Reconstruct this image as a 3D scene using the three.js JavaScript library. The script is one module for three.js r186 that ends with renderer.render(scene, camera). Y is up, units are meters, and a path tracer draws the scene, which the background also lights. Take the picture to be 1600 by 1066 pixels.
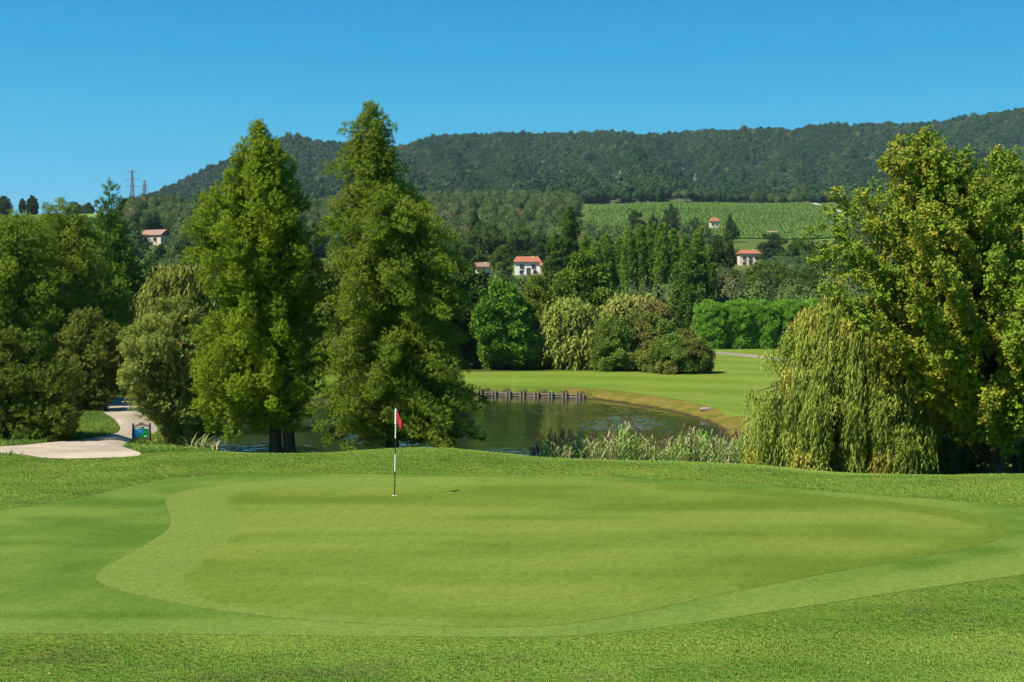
import * as THREE from 'three';
import { mergeGeometries } from 'three/addons/utils/BufferGeometryUtils.js';

// ---------------------------------------------------------------- camera, sky, sun, exposure
const EYE = 4.7, F = 1900, PITCH = Math.atan(43 / F);
const EXPOSURE = 1.7;
const scene = new THREE.Scene();
const camera = new THREE.PerspectiveCamera(2 * Math.atan(533 / F) * 180 / Math.PI, 1600 / 1066, 0.1, 9000);
camera.position.set(0, EYE, 0);
camera.lookAt(0, EYE - Math.tan(PITCH) * 100, -100);

{ // clear late-summer sky, the same all round: pale at the horizon, deep blue from about 15 degrees up
  const W = 64, Hh = 512, data = new Float32Array(W * Hh * 4);
  const stops = [[-90, .10, .16, .12], [-0.5, .26, .62, .84], [3, .20, .60, .83], [6, .11, .53, .81], [9, .062, .465, .765], [12, .032, .385, .715], [16, .019, .31, .65], [30, .012, .20, .50], [90, .008, .13, .38]];
  for (let j = 0; j < Hh; j++) {
    const el = (j + .5) / Hh * 180 - 90;
    let k = 0; while (k < stops.length - 2 && el > stops[k + 1][0]) k++;
    const a = stops[k], b = stops[k + 1], t = Math.min(1, Math.max(0, (el - a[0]) / (b[0] - a[0])));
    for (let i = 0; i < W; i++) for (let c = 0; c < 4; c++) data[(j * W + i) * 4 + c] = c < 3 ? (a[c + 1] + (b[c + 1] - a[c + 1]) * t) / EXPOSURE : 1;
  }
  const sky = new THREE.DataTexture(data, W, Hh, THREE.RGBAFormat, THREE.FloatType);
  sky.mapping = THREE.EquirectangularReflectionMapping; sky.magFilter = sky.minFilter = THREE.LinearFilter; sky.needsUpdate = true;
  scene.background = sky; scene.environment = sky;
}
const sun = new THREE.DirectionalLight(new THREE.Color(1, .95, .84), 5.0);
sun.position.set(-137, 190, 36); sun.target.position.set(0, 0, -40);
sun.castShadow = true; sun.shadow.mapSize.set(4096, 4096);
Object.assign(sun.shadow.camera, { left: -160, right: 160, top: 160, bottom: -160, near: 1, far: 700 });
scene.add(sun, sun.target);
scene.fog = new THREE.FogExp2(new THREE.Color(.62, .80, 1), 0.00005);
const renderer = new THREE.WebGLRenderer({ antialias: true });
renderer.toneMapping = THREE.LinearToneMapping;
renderer.toneMappingExposure = EXPOSURE;
renderer.shadowMap.enabled = true;

// ---------------------------------------------------------------- helpers
function rngOf(seed) { let a = seed >>> 0; return () => { a = (a + 0x6D2B79F5) | 0; let t = Math.imul(a ^ (a >>> 15), 1 | a); t = (t + Math.imul(t ^ (t >>> 7), 61 | t)) ^ t; return ((t ^ (t >>> 14)) >>> 0) / 4294967296; }; }
const clamp = (x, a = 0, b = 1) => Math.min(b, Math.max(a, x)), lerp = (a, b, t) => a + (b - a) * t;
const smooth = (a, b, x) => { const t = clamp((x - a) / (b - a)); return t * t * (3 - 2 * t); };
const hash = (i, j, k = 0) => { let h = Math.imul(i, 374761393) ^ Math.imul(j, 668265263) ^ Math.imul(k, 2147483647 - 58); h = Math.imul(h ^ (h >>> 13), 1274126177); return ((h ^ (h >>> 16)) >>> 0) / 4294967296; };
function noise(x, y, s = 0) { const i = Math.floor(x), j = Math.floor(y); let u = x - i, v = y - j; u = u * u * (3 - 2 * u); v = v * v * (3 - 2 * v); return lerp(lerp(hash(i, j, s), hash(i + 1, j, s), u), lerp(hash(i, j + 1, s), hash(i + 1, j + 1, s), u), v); }
function fbm(x, y, o = 4, s = 0) { let a = 0, w = .5, t = 0; for (let k = 0; k < o; k++) { a += w * noise(x, y, s + k); t += w; x = x * 2.03 + 17.1; y = y * 2.03 + 5.7; w *= .5; } return a / t; }
function table(t, x) { if (x <= t[0][0]) return t[0].slice(1); for (let k = 1; k < t.length; k++) if (x <= t[k][0]) { const a = t[k - 1], b = t[k], f = (x - a[0]) / (b[0] - a[0]); return a.slice(1).map((v, n) => v + (b[n + 1] - v) * f); } return t[t.length - 1].slice(1); }
const V = (x, y, z) => new THREE.Vector3(x, y, z);
// a ray of the photograph's camera, scaled so that it runs d metres ahead: used to measure real positions
function at(px, py, d) { const x = (px - 800) / F, y = -(py - 533) / F, s = Math.sin(PITCH), c = Math.cos(PITCH); const yy = y * c - s, zz = -y * s - c; return V(x / -zz * d, EYE + yy / -zz * d, -d); }
const names = {};
function numbered(n) { const k = names[n] = (names[n] ?? -1) + 1; return k ? `${n}_${String(k).padStart(3, '0')}` : n; }
function tag(o, label, category, group) { o.userData.label = label; o.userData.category = category; if (group) o.userData.group = group; return o; }
function thing(name, label, category, p = [0, 0, 0], group) { const g = new THREE.Group(); g.name = numbered(name); g.position.set(...p); scene.add(g); return tag(g, label, category, group); }
function mesh(name, geo, mat, parent) { const m = new THREE.Mesh(geo, mat); m.castShadow = m.receiveShadow = true; m.name = parent ? name : numbered(name); (parent || scene).add(m); return m; }
function struct(name, geo, mat, label, category) { const m = mesh(name, geo, mat); m.userData.kind = 'structure'; return tag(m, label, category); }
function instanced(name, geo, mat, mats, cols, parent) {
  const m = new THREE.InstancedMesh(geo, mat, mats.length); m.name = parent ? name : numbered(name); m.castShadow = m.receiveShadow = true;
  for (let i = 0; i < mats.length; i++) { m.setMatrixAt(i, mats[i]); m.setColorAt(i, cols[i]); }
  m.userData.kind = 'stuff'; (parent || scene).add(m); return m;
}
const rgb = (r, g, b) => new THREE.Color().setRGB(r, g, b);
function dataTex(n, fn, srgb) {
  const d = new Uint8Array(n * n * 4);
  for (let j = 0; j < n; j++) for (let i = 0; i < n; i++) { const v = fn(i / n, j / n, i, j); for (let c = 0; c < 3; c++) d[(j * n + i) * 4 + c] = clamp(Array.isArray(v) ? v[c] : v) * 255; d[(j * n + i) * 4 + 3] = 255; }
  const t = new THREE.DataTexture(d, n, n); t.wrapS = t.wrapT = THREE.RepeatWrapping; t.magFilter = t.minFilter = THREE.LinearFilter; if (srgb) t.colorSpace = THREE.SRGBColorSpace; t.needsUpdate = true; return t;
}
// noise that closes on itself over the unit square
function tileNoise(u, v, f, s) { const i = Math.floor(u * f), j = Math.floor(v * f); let a = u * f - i, b = v * f - j; a = a * a * (3 - 2 * a); b = b * b * (3 - 2 * b); const h = (p, q) => hash(((p % f) + f) % f, ((q % f) + f) % f, s); return lerp(lerp(h(i, j), h(i + 1, j), a), lerp(h(i, j + 1), h(i + 1, j + 1), a), b); }
const matt = (color, o = {}) => new THREE.MeshPhysicalMaterial({ color, roughness: 1, specularIntensity: .15, ...o });
const std = (color, o = {}) => new THREE.MeshStandardMaterial({ color, roughness: .85, ...o });
function box(w, h, d, x = 0, y = 0, z = 0) { return new THREE.BoxGeometry(w, h, d).translate(x, y, z); }
function tube(pts, radii, sides = 7) { // tapered tube through points
  const pos = [], idx = [], n = pts.length, uv = [];
  let side = V(1, 0, 0), len = 0;
  for (let i = 0; i < n; i++) {
    const t = pts[Math.min(n - 1, i + 1)].clone().sub(pts[Math.max(0, i - 1)]).normalize();
    side.sub(t.clone().multiplyScalar(side.dot(t))); if (side.lengthSq() < 1e-4) side = V(0, 0, 1).cross(t); side.normalize();
    const up = t.clone().cross(side); if (i) len += pts[i].distanceTo(pts[i - 1]);
    for (let k = 0; k <= sides; k++) { const a = k / sides * Math.PI * 2; const p = pts[i].clone().addScaledVector(side, Math.cos(a) * radii[i]).addScaledVector(up, Math.sin(a) * radii[i]); pos.push(p.x, p.y, p.z); uv.push(k / sides, len); }
  }
  for (let i = 0; i < n - 1; i++) for (let k = 0; k < sides; k++) { const a = i * (sides + 1) + k, b = a + sides + 1; idx.push(a, a + 1, b, b, a + 1, b + 1); }
  const g = new THREE.BufferGeometry(); g.setAttribute('position', new THREE.Float32BufferAttribute(pos, 3)); g.setAttribute('uv', new THREE.Float32BufferAttribute(uv, 2)); g.setIndex(idx); g.computeVertexNormals(); return g;
}
function fromTris(list) { // list of vectors, three a face
  const a = new Float32Array(list.length * 3); list.forEach((p, i) => a.set([p.x, p.y, p.z], i * 3));
  const g = new THREE.BufferGeometry(); g.setAttribute('position', new THREE.BufferAttribute(a, 3)); g.setAttribute('uv', new THREE.BufferAttribute(new Float32Array(list.length * 2), 2)); g.computeVertexNormals(); return g;
}

// ---------------------------------------------------------------- terrain
const CREST = [[-400, 40, -.05], [0, 40, 0], [100, 40, .02], [215, 40, .07], [300, 39, .2], [400, 38, .22], [480, 38, .2], [540, 38, .3], [617, 38, .41], [680, 38, .43], [740, 37.5, .4], [800, 37, .3], [850, 36.5, .25], [950, 36, .25], [1050, 35.5, .28], [1100, 35, .3], [1200, 34.5, .25], [1280, 34, .12], [1340, 33.5, .1], [1450, 33, .14], [1600, 32.5, .25], [2000, 32, .3]];
const crest = u => { const a = table(CREST, u - 35), b = table(CREST, u), c = table(CREST, u + 35); return [(a[0] + b[0] + c[0]) / 3, (a[1] + b[1] + c[1]) / 3]; };
const xd = (px, d) => [(px - 800) / F * d, d];
const POND = [[345, 48], [420, 47], [500, 46.5], [600, 46], [700, 46], [800, 46], [900, 45.5], [1000, 45], [1090, 46], [1140, 50], [1152, 55], [1143, 59], [1128, 64], [1100, 70], [1060, 75.5], [1022, 79.6], [962, 85], [912, 89], [830, 90.5], [755, 92], [600, 95], [480, 86], [380, 73], [330, 62], [332, 53]].map(p => xd(...p));
const POND2 = [[560, 132], [860, 130], [890, 145], [860, 160], [560, 165]].map(p => xd(...p));
function inside(poly, x, y) { let c = false; for (let i = 0, j = poly.length - 1; i < poly.length; j = i++) { const a = poly[i], b = poly[j]; if ((a[1] > y) !== (b[1] > y) && x < (b[0] - a[0]) * (y - a[1]) / (b[1] - a[1]) + a[0]) c = !c; } return c; }
function edgeDist(poly, x, y) { let m = 1e9; for (let i = 0, j = poly.length - 1; i < poly.length; j = i++) { const a = poly[i], b = poly[j], dx = b[0] - a[0], dy = b[1] - a[1], t = clamp(((x - a[0]) * dx + (y - a[1]) * dy) / (dx * dx + dy * dy)); m = Math.min(m, Math.hypot(x - a[0] - dx * t, y - a[1] - dy * t)); } return m; }
const signed = (poly, x, y) => (inside(poly, x, y) ? -1 : 1) * edgeDist(poly, x, y);
const WATER = -1.5;
const FAR_MID = [[170, -.1], [185, .4], [260, 6], [350, 15.8], [500, 33], [700, 60], [900, 86], [960, 92], [1100, 96], [5000, 96]];
const FAR_LEFT = [[170, -.1], [220, 3], [320, 15], [420, 28.5], [600, 50], [700, 60.5], [740, 62], [800, 55], [1000, 30], [5000, 30]];
function H(x, d) {
  const u = 800 + F * x / Math.max(d, 9);
  let h;
  if (d < 62) {
    const [dc, hc] = crest(u);
    if (d <= dc) { const s = clamp((d - (dc - 6)) / 6); h = hc * s * s * (3 - 2 * s); if (d < 17) h += 3.1 * Math.pow((17 - d) / 17, 1.5); h += .05 * (fbm(x * .12, d * .12, 2, 3) - .5) * smooth(10, 20, d); }
    else { const L = u < 400 ? lerp(-.35, -1.2, smooth(240, 400, u)) : lerp(-1.2, -.9, smooth(1050, 1300, u)); h = lerp(hc, L, smooth(0, 9, d - dc)); }
  } else h = 0;
  if (d > 52) {
    const L2 = lerp(lerp(-.35, -1, smooth(230, 420, u)), lerp(-1.0, -.8, smooth(90, 115, d)), smooth(60, 88, d) * smooth(200, 420, u));
    let g = lerp(L2, -.1, smooth(112, 172, d)) + .12 * (fbm(x * .05, d * .05, 2, 9) - .5);
    if (d > 172) { g = lerp(table(FAR_LEFT, d)[0], table(FAR_MID, d)[0], smooth(230, 560, u)); g += (fbm(x * .008, d * .008, 3, 21) - .5) * 8 * smooth(200, 500, d); }
    h = lerp(h, g, smooth(52, 62, d));
  }
  if (d > 40 && d < 175) for (const p of [POND, POND2]) {
    const s = signed(p, x, d), wall = p === POND && d > 86 && u > 740 && u < 915;
    if (s < 0) h = WATER - Math.min(1.3, -s * .4); else h = Math.min(h, WATER + s * (wall ? 3 : .28) + .015);
  }
  return h;
}
const onGround = (px, py) => { let lo = 5, hi = 400, d = 5; for (; d < hi; d += .25) { const p = at(px, py, d); if (p.y <= H(p.x, d)) break; } lo = d - .25; hi = d; for (let k = 0; k < 18; k++) { const m = (lo + hi) / 2, p = at(px, py, m); if (p.y <= H(p.x, m)) hi = m; else lo = m; } const p = at(px, py, hi); return [p.x, hi]; };

// one grid of lines for the ground; every mown area, path and field is cut out of the same triangles
const gx = [], gd = [];
for (let x = 0; x < 24; x += .25) gx.push(x); for (let x = 24, s = .3; x < 4200; x += s, s *= 1.075) gx.push(x);
gx.push(...gx.slice(1).map(x => -x)); gx.sort((a, b) => a - b);
for (let d = -14; d < 8; d += 1) gd.push(d); for (let d = 8; d < 50; d += .25) gd.push(d); for (let d = 50, s = .3; d < 5200; d += s, s *= d < 180 ? 1.007 : 1.045) gd.push(d);
const NX = gx.length, ND = gd.length, GH = new Float32Array(NX * ND);
for (let j = 0; j < ND; j++) for (let i = 0; i < NX; i++) GH[j * NX + i] = H(gx[i], gd[j]);
console.log('grid', NX, ND);
// height of the built surface (the triangles themselves)
const find = (a, v) => { let lo = 0, hi = a.length - 2; while (lo < hi) { const m = (lo + hi + 1) >> 1; if (a[m] <= v) lo = m; else hi = m - 1; } return lo; };
function G(x, d) { const i = find(gx, x), j = find(gd, d), u = (x - gx[i]) / (gx[i + 1] - gx[i]), v = (d - gd[j]) / (gd[j + 1] - gd[j]), a = GH[j * NX + i], b = GH[j * NX + i + 1], c = GH[(j + 1) * NX + i], e = GH[(j + 1) * NX + i + 1]; return u + v <= 1 ? a + (b - a) * u + (c - a) * v : e + (c - e) * (1 - u) + (b - e) * (1 - v); }
function finish(pos, col, uvScale) {
  const g = new THREE.BufferGeometry(), n = pos.length / 3, nor = new Float32Array(n * 3), uv = new Float32Array(n * 2);
  for (let k = 0; k < n; k++) { const x = pos[k * 3], d = -pos[k * 3 + 2], e = Math.max(.15, d * .004), nx = (H(x - e, d) - H(x + e, d)) / (2 * e), nz = (H(x, d + e) - H(x, d - e)) / (2 * e), l = Math.hypot(nx, 1, nz); nor.set([nx / l, 1 / l, nz / l], k * 3); uv.set([x * uvScale, d * uvScale], k * 2); }
  g.setAttribute('position', new THREE.Float32BufferAttribute(pos, 3)); g.setAttribute('normal', new THREE.BufferAttribute(nor, 3)); g.setAttribute('uv', new THREE.BufferAttribute(uv, 2));
  if (col) g.setAttribute('color', new THREE.Float32BufferAttribute(col, 3)); return g;
}
function drape(poly, lift, color, uvScale = .5) {
  const pos = [], col = [], xs = poly.map(p => p[0]), ds = poly.map(p => p[1]);
  const i0 = Math.max(0, find(gx, Math.min(...xs))), i1 = find(gx, Math.max(...xs)), j0 = find(gd, Math.min(...ds)), j1 = find(gd, Math.max(...ds));
  const put = (x, d) => { pos.push(x, G(x, d) + lift, -d); col.push(...color(x, d)); };
  for (let j = j0; j <= j1; j++) for (let i = i0; i <= i1; i++) {
    const A = [gx[i], gd[j]], B = [gx[i + 1], gd[j]], C = [gx[i], gd[j + 1]], D = [gx[i + 1], gd[j + 1]];
    const cx = (A[0] + D[0]) / 2, cy = (A[1] + D[1]) / 2, r = Math.hypot(D[0] - A[0], D[1] - A[1]) / 2, s = signed(poly, cx, cy);
    if (s > r) continue;
    for (const tri of [[A, B, C], [B, D, C]]) {
      if (s < -r) { for (const p of tri) put(...p); continue; }
      let out = poly;
      for (let k = 0; k < 3 && out.length; k++) { // cut the outline by the triangle
        const a = tri[k], b = tri[(k + 1) % 3], f = p => (b[0] - a[0]) * (p[1] - a[1]) - (b[1] - a[1]) * (p[0] - a[0]), nx = [];
        for (let q = 0; q < out.length; q++) { const p = out[q], o = out[(q + out.length - 1) % out.length], fp = f(p), fo = f(o); if ((fp >= 0) !== (fo >= 0)) { const t = fo / (fo - fp); nx.push([o[0] + (p[0] - o[0]) * t, o[1] + (p[1] - o[1]) * t]); } if (fp >= 0) nx.push(p); }
        out = nx;
      }
      if (out.length < 3) continue;
      const pts = out.map(p => new THREE.Vector2(p[0], p[1]));
      for (const t of THREE.ShapeUtils.triangulateShape(pts, [])) { const [a, b, c] = t.map(k => out[k]), area = (b[0] - a[0]) * (c[1] - a[1]) - (b[1] - a[1]) * (c[0] - a[0]); if (Math.abs(area) < 1e-7) continue; for (const p of area > 0 ? [a, b, c] : [a, c, b]) put(...p); }
    }
  }
  return finish(pos, col, uvScale);
}
function curve(list, n = 4) { // rounds a closed outline
  const c = new THREE.CatmullRomCurve3(list.map(p => V(p[0], 0, p[1])), true, 'centripetal'); return c.getPoints(list.length * n).slice(0, -1).map(p => [p.x, p.z]);
}
const outline = pix => curve(pix.map(p => onGround(...p)));

const GREEN = outline([[150, 905], [160, 890], [190, 872], [230, 850], [260, 830], [268, 812], [262, 795], [258, 782], [272, 772], [300, 765], [350, 758], [420, 752], [500, 749], [600, 747], [700, 746], [800, 747], [900, 750], [1000, 755], [1100, 761], [1200, 768], [1300, 776], [1400, 786], [1480, 796], [1540, 808], [1567, 822], [1570, 833], [1555, 845], [1500, 860], [1400, 878], [1300, 895], [1200, 915], [1100, 935], [1000, 957], [920, 971], [850, 979], [760, 981], [650, 979], [550, 974], [450, 967], [350, 956], [270, 943], [200, 927], [165, 916]]);
const INNER = outline([[290, 905], [312, 880], [350, 856], [371, 836], [376, 822], [366, 798], [358, 780], [375, 770], [430, 763], [520, 760], [700, 758], [900, 760], [1100, 770], [1300, 786], [1450, 805], [1520, 820], [1528, 832], [1480, 850], [1350, 875], [1200, 900], [1050, 930], [930, 955], [800, 966], [650, 966], [520, 962], [420, 954], [335, 940], [298, 924]]);
const APRON = outline([[-260, 850], [-120, 818], [0, 798], [60, 790], [120, 778], [170, 768], [215, 757], [260, 749], [320, 744], [420, 740], [520, 741], [617, 742], [800, 742], [950, 745], [1100, 752], [1200, 760], [1300, 768], [1450, 780], [1600, 793], [1750, 810], [1900, 832], [1900, 856], [1750, 875], [1600, 898], [1500, 912], [1400, 926], [1300, 942], [1200, 957], [1100, 972], [1000, 985], [900, 994], [800, 996], [600, 995], [300, 992], [0, 991], [-160, 991], [-330, 960], [-360, 900]]);
const PATH = outline([[-160, 712], [-160, 700], [0, 698], [75, 692], [140, 685], [175, 679], [187, 672], [185, 663], [175, 653], [163, 646], [158, 640], [160, 632], [172, 625], [190, 622], [205, 622], [215, 630], [216, 640], [233, 656], [245, 668], [243, 676], [226, 680], [198, 692], [190, 698], [208, 704], [219, 709], [214, 713], [150, 716], [100, 717], [62, 715], [45, 712], [25, 710], [0, 709]]);
const FAIRWAY = curve([[640, 101], [755, 95.5], [830, 94], [905, 93], [962, 89.5], [1020, 84.5], [1075, 79], [1120, 73], [1150, 68], [1200, 66], [1330, 66], [1420, 90], [1420, 165], [1260, 171], [1120, 171], [1115, 140], [1105, 122], [1000, 117], [860, 115], [740, 113], [650, 112]].map(p => xd(...p)));
const FARPATH = outline([[1112, 549], [1160, 553], [1215, 559], [1290, 569], [1290, 574], [1215, 563], [1160, 557], [1112, 552]]);
console.log('outlines');

// turf colours: [r,g,b] linear
const mixc = (a, b, t) => [lerp(a[0], b[0], t), lerp(a[1], b[1], t), lerp(a[2], b[2], t)];
const grain = dataTex(512, (u, v) => { const a = tileNoise(u, v, 256, 1), b = tileNoise(u, v, 96, 2), c = tileNoise(u, v, 24, 3); const k = .62 + .26 * a + .14 * b + .08 * c; return [k * (.98 + .06 * b), k, k * .95]; }, true);
const grainBump = dataTex(512, (u, v) => .5 * tileNoise(u, v, 256, 1) + .35 * tileNoise(u, v, 128, 5) + .15 * tileNoise(u, v, 40, 6));
const roughGrain = dataTex(512, (u, v) => { const a = tileNoise(u, v, 200, 11), b = tileNoise(u, v, 64, 12), c = tileNoise(u, v, 16, 13); const k = .45 + .3 * a + .25 * b + .12 * c; return [k * (.95 + .15 * b), k, k * .9]; }, true);
const turf = matt(0xffffff, { vertexColors: true, map: grain, bumpMap: grainBump, bumpScale: .006, roughness: 1 });
const shortTurf = matt(0xffffff, { vertexColors: true, map: grain, bumpMap: grainBump, bumpScale: .004, roughness: 1 });
const rough = matt(0xffffff, { vertexColors: true, map: roughGrain, bumpMap: grainBump, bumpScale: .03, roughness: 1 });
const DRY = [.36, .29, .105], SOIL = [.10, .085, .045], MEADOW = [.14, .25, .035];
function groundColor(x, d) {
  const u = 800 + F * x / Math.max(d, 9), n = fbm(x * .35, d * .35, 4, 31), m = fbm(x * 1.3, d * 1.3, 3, 37);
  let c = mixc([.14, .27, .04], [.26, .375, .075], clamp(n * 1.5 - .3)); c = mixc(c, [.27, .28, .09], smooth(.6, .85, m) * .35);
  if (d > 42 && d < 175) {
    const s = signed(POND, x, d);
    c = mixc(c, mixc(DRY, [.22, .25, .05], smooth(.35, .7, m)), u > 880 && d > 55 ? (1 - smooth(1.2, 4.2 * (.5 + n), s)) : 0);
    if (s < .25) c = SOIL;
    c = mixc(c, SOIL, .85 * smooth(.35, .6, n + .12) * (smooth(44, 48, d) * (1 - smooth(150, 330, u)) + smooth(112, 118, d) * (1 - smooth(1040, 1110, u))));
  }
  c = [c[0] * .82, c[1] * .80, c[2] * .6];
  if (d > 172) c = mixc([.09, .16, .035], [.17, .22, .06], n);
  return c;
}
{
  const pos = new Float32Array(NX * ND * 3), col = new Float32Array(NX * ND * 3), idx = [];
  for (let j = 0; j < ND; j++) for (let i = 0; i < NX; i++) { const k = j * NX + i; pos.set([gx[i], GH[k], -gd[j]], k * 3); col.set(groundColor(gx[i], gd[j]), k * 3); }
  for (let j = 0; j < ND - 1; j++) for (let i = 0; i < NX - 1; i++) { const a = j * NX + i; idx.push(a, a + 1, a + NX, a + 1, a + NX + 1, a + NX); }
  const g = finish(Array.from(pos), Array.from(col), .4); g.setIndex(idx);
  struct('ground', g, rough, 'rough grass ground around the green and out to the hills', 'ground');
}
console.log('ground');
const apronC = (x, d) => {
  const n = fbm(x * .5, d * .8, 4, 41), e = edgeDist(APRON, x, d), g = Math.max(0, signed(GREEN, x, d));
  let c = mixc([.11, .235, .03], [.20, .335, .065], clamp(n * 2.6 - .8));
  const outer = 1 - smooth(.75, .95, e + .12 * (n - .5)); // the outermost mower pass, lying towards the viewer
  if (d < 27) c = mixc(c, [.235, .37, .085], outer * .55);
  if (x > 3 && d < 28) c = mixc(c, [.225, .36, .075], .75 * smooth(.55, .9, g));
  return [c[0] * .78, c[1] * .70, c[2] * .62];
};
struct('fringe', drape(APRON, .005, apronC), turf, 'closely mown fringe round the putting green', 'grass');
const greenC = (x, d) => {
  const a = fbm(x * .16 + 3, d * .75, 4, 51), b = fbm(x * .5, d * .5, 3, 57), s = signed(INNER, x, d);
  let c = mixc([.165, .28, .034], [.275, .39, .07], clamp(a * 3.0 - 1.0)); c = mixc(c, [.28, .375, .06], .35 * smooth(.5, .75, b));
  const ring = smooth(-.05, .1, s + .06 * (b - .5));
  c = mixc(c, x < -1 ? [.255, .375, .085] : mixc([.16, .265, .03], [.26, .375, .075], x < 4 ? .7 : .1), ring * .85);
  const swath = 1 - smooth(.0, .22, Math.abs(s - .95)); if (x < 0) c = mixc(c, [.285, .39, .085], ring * swath * .6);
  return [c[0] * .68, c[1] * .64, c[2] * .56];
};
struct('putting_green', drape(GREEN, .009, greenC), shortTurf, 'smooth yellow-green putting green with mowing bands', 'putting green');
const fairC = (x, d) => {
  const n = fbm(x * .25, d * .25, 4, 61), r = Math.hypot(x + 6 + 4, (d - 60) * 1.0), band = smooth(-.25, .25, Math.sin(r / 5.2 * Math.PI + n * 1.5));
  let c = mixc([.20, .33, .055], [.285, .415, .095], clamp(band * .55 + n * .9 - .25)); c = mixc(c, [.34, .36, .11], .5 * smooth(.58, .8, fbm(x * .6, d * .3, 3, 66))); return [c[0] * .72, c[1] * .68, c[2] * .42];
};
struct('fairway', drape(FAIRWAY, .006, fairC, .2), turf, 'pale striped fairway beyond the pond', 'fairway');
const gravelTex = dataTex(256, (u, v) => { const k = .62 + .3 * tileNoise(u, v, 128, 71) + .12 * tileNoise(u, v, 32, 72); return [k, k * .97, k * .93]; }, true);
const gravel = std(0xffffff, { vertexColors: true, map: gravelTex, bumpMap: gravelTex, bumpScale: .01, roughness: 1 });
const pathC = (x, d) => { const n = fbm(x * .7, d * .7, 4, 81); return mixc([.46, .39, .30], [.64, .55, .44], clamp(n * 2.4 - .7)); };
struct('gravel_path', drape(PATH, .010, pathC, .6), gravel, 'beige gravel path curving away between the shrubs', 'path');
struct('cart_path', drape(FARPATH, .010, (x, d) => pathC(x, d).map(v => v * .62), .3), gravel, 'thin pale path crossing the far fairway below the hedge', 'path');
console.log('sheets');

// pond: dark water with wind ripples in patches
{
  const rip = dataTex(1024, (u, v) => { const p = smooth(.35, .7, .65 * tileNoise(u, v, 6, 91) + .35 * tileNoise(u, v, 14, 92)); let w = 0; for (const [f, a, s] of [[60, .5, 93], [110, .32, 94], [200, .18, 95]]) w += a * tileNoise(u, v, f, s); return .5 + (w - .5) * (.22 + .78 * p); });
  const water = new THREE.MeshPhysicalMaterial({ color: rgb(.024, .034, .010), roughness: .07, ior: 1.33, specularIntensity: 1, bumpMap: rip, bumpScale: .075 });
  const sheet = poly => { const cx = poly.reduce((s, p) => s + p[0], 0) / poly.length, cy = poly.reduce((s, p) => s + p[1], 0) / poly.length; const g = new THREE.ShapeGeometry(new THREE.Shape(poly.map(p => new THREE.Vector2(cx + (p[0] - cx) * 1.05, cy + (p[1] - cy) * 1.05)))); g.rotateX(-Math.PI / 2); const P = g.attributes.position, uv = g.attributes.uv; for (let k = 0; k < P.count; k++) uv.setXY(k, P.getX(k) / 34, P.getZ(k) / 46); return g.translate(0, WATER, 0); };
  struct('pond_water', sheet(POND), water, 'rippled pond between the green and the far fairway', 'water');
  struct('far_water', sheet(POND2), water, 'sliver of water glimpsed between trunks beyond the fairway', 'water');
}

// ---------------------------------------------------------------- hill and forest
const RIDGE = [[-900, 420], [-200, 400], [0, 385], [120, 355], [200, 319], [240, 301], [300, 272], [350, 249], [400, 229], [440, 214], [480, 214], [520, 219], [560, 223], [600, 230], [640, 224], [680, 213], [720, 209], [790, 206], [850, 209], [900, 205], [960, 204], [1000, 208], [1050, 204], [1150, 201], [1200, 198], [1230, 202], [1260, 196], [1300, 191], [1400, 191], [1450, 189], [1500, 183], [1540, 177], [1600, 166], [1800, 140], [2200, 130], [2800, 180]];
function hillAt(u, t) { // t 0 at the foot, 1 on the ridge, to 1.3 behind it
  const top = table(RIDGE, u)[0] + 7, dr = 1950 + 150 * (noise(u / 260, 3, 5) - .5), d0 = 905 + 60 * (noise(u / 120, 9, 6) - .5) - 120 * smooth(420, 250, u), d = lerp(d0, dr, t), x = (u - 800) / F * d;
  const h1 = EYE + (490 - top) / F * dr, h0 = lerp(lerp(52, 90, smooth(250, 560, u)), 88, smooth(600, 900, u));
  const e0 = (h0 - 4.7) / d0, e1 = (h1 - 4.7) / dr;
  let h = EYE + lerp(e0, e1, Math.min(1, t)) * d; // rises a little more steeply towards the top
  const gul = 1 - Math.abs(2 * fbm(u / 105 + t * .8, t * 1.1, 3, 7) - 1), k = Math.sin(Math.PI * clamp(t));
  h -= k * Math.max(0, h1 - h0) * .20 * (gul - .62) * 1.6; h += k * (fbm(u / 30, t * 9, 3, 8) - .5) * 18;
  if (t > 1) h -= (t - 1) * 700;
  return V(x, h, -d);
}
{
  const pos = [], col = [], idx = [], U = 150, T = 60;
  for (let j = 0; j <= T; j++) for (let i = 0; i <= U; i++) { const u = lerp(-700, 2400, i / U), t = lerp(-.03, 1.3, j / T), p = hillAt(u, t); if (t < 0) p.y -= 12; pos.push(p.x, p.y, p.z); const n = fbm(u / 20, t * 20, 3, 15); col.push(...mixc([.035, .06, .02], [.07, .085, .035], n)); }
  for (let j = 0; j < T; j++) for (let i = 0; i < U; i++) { const a = j * (U + 1) + i, b = a + U + 1; idx.push(a, a + 1, b, a + 1, b + 1, b); }
  const g = new THREE.BufferGeometry(); g.setAttribute('position', new THREE.Float32BufferAttribute(pos, 3)); g.setAttribute('color', new THREE.Float32BufferAttribute(col, 3)); g.setIndex(idx); g.computeVertexNormals();
  struct('hill', g, std(0xffffff, { vertexColors: true, roughness: 1 }), 'long wooded ridge behind the valley', 'hill');
}
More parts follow.
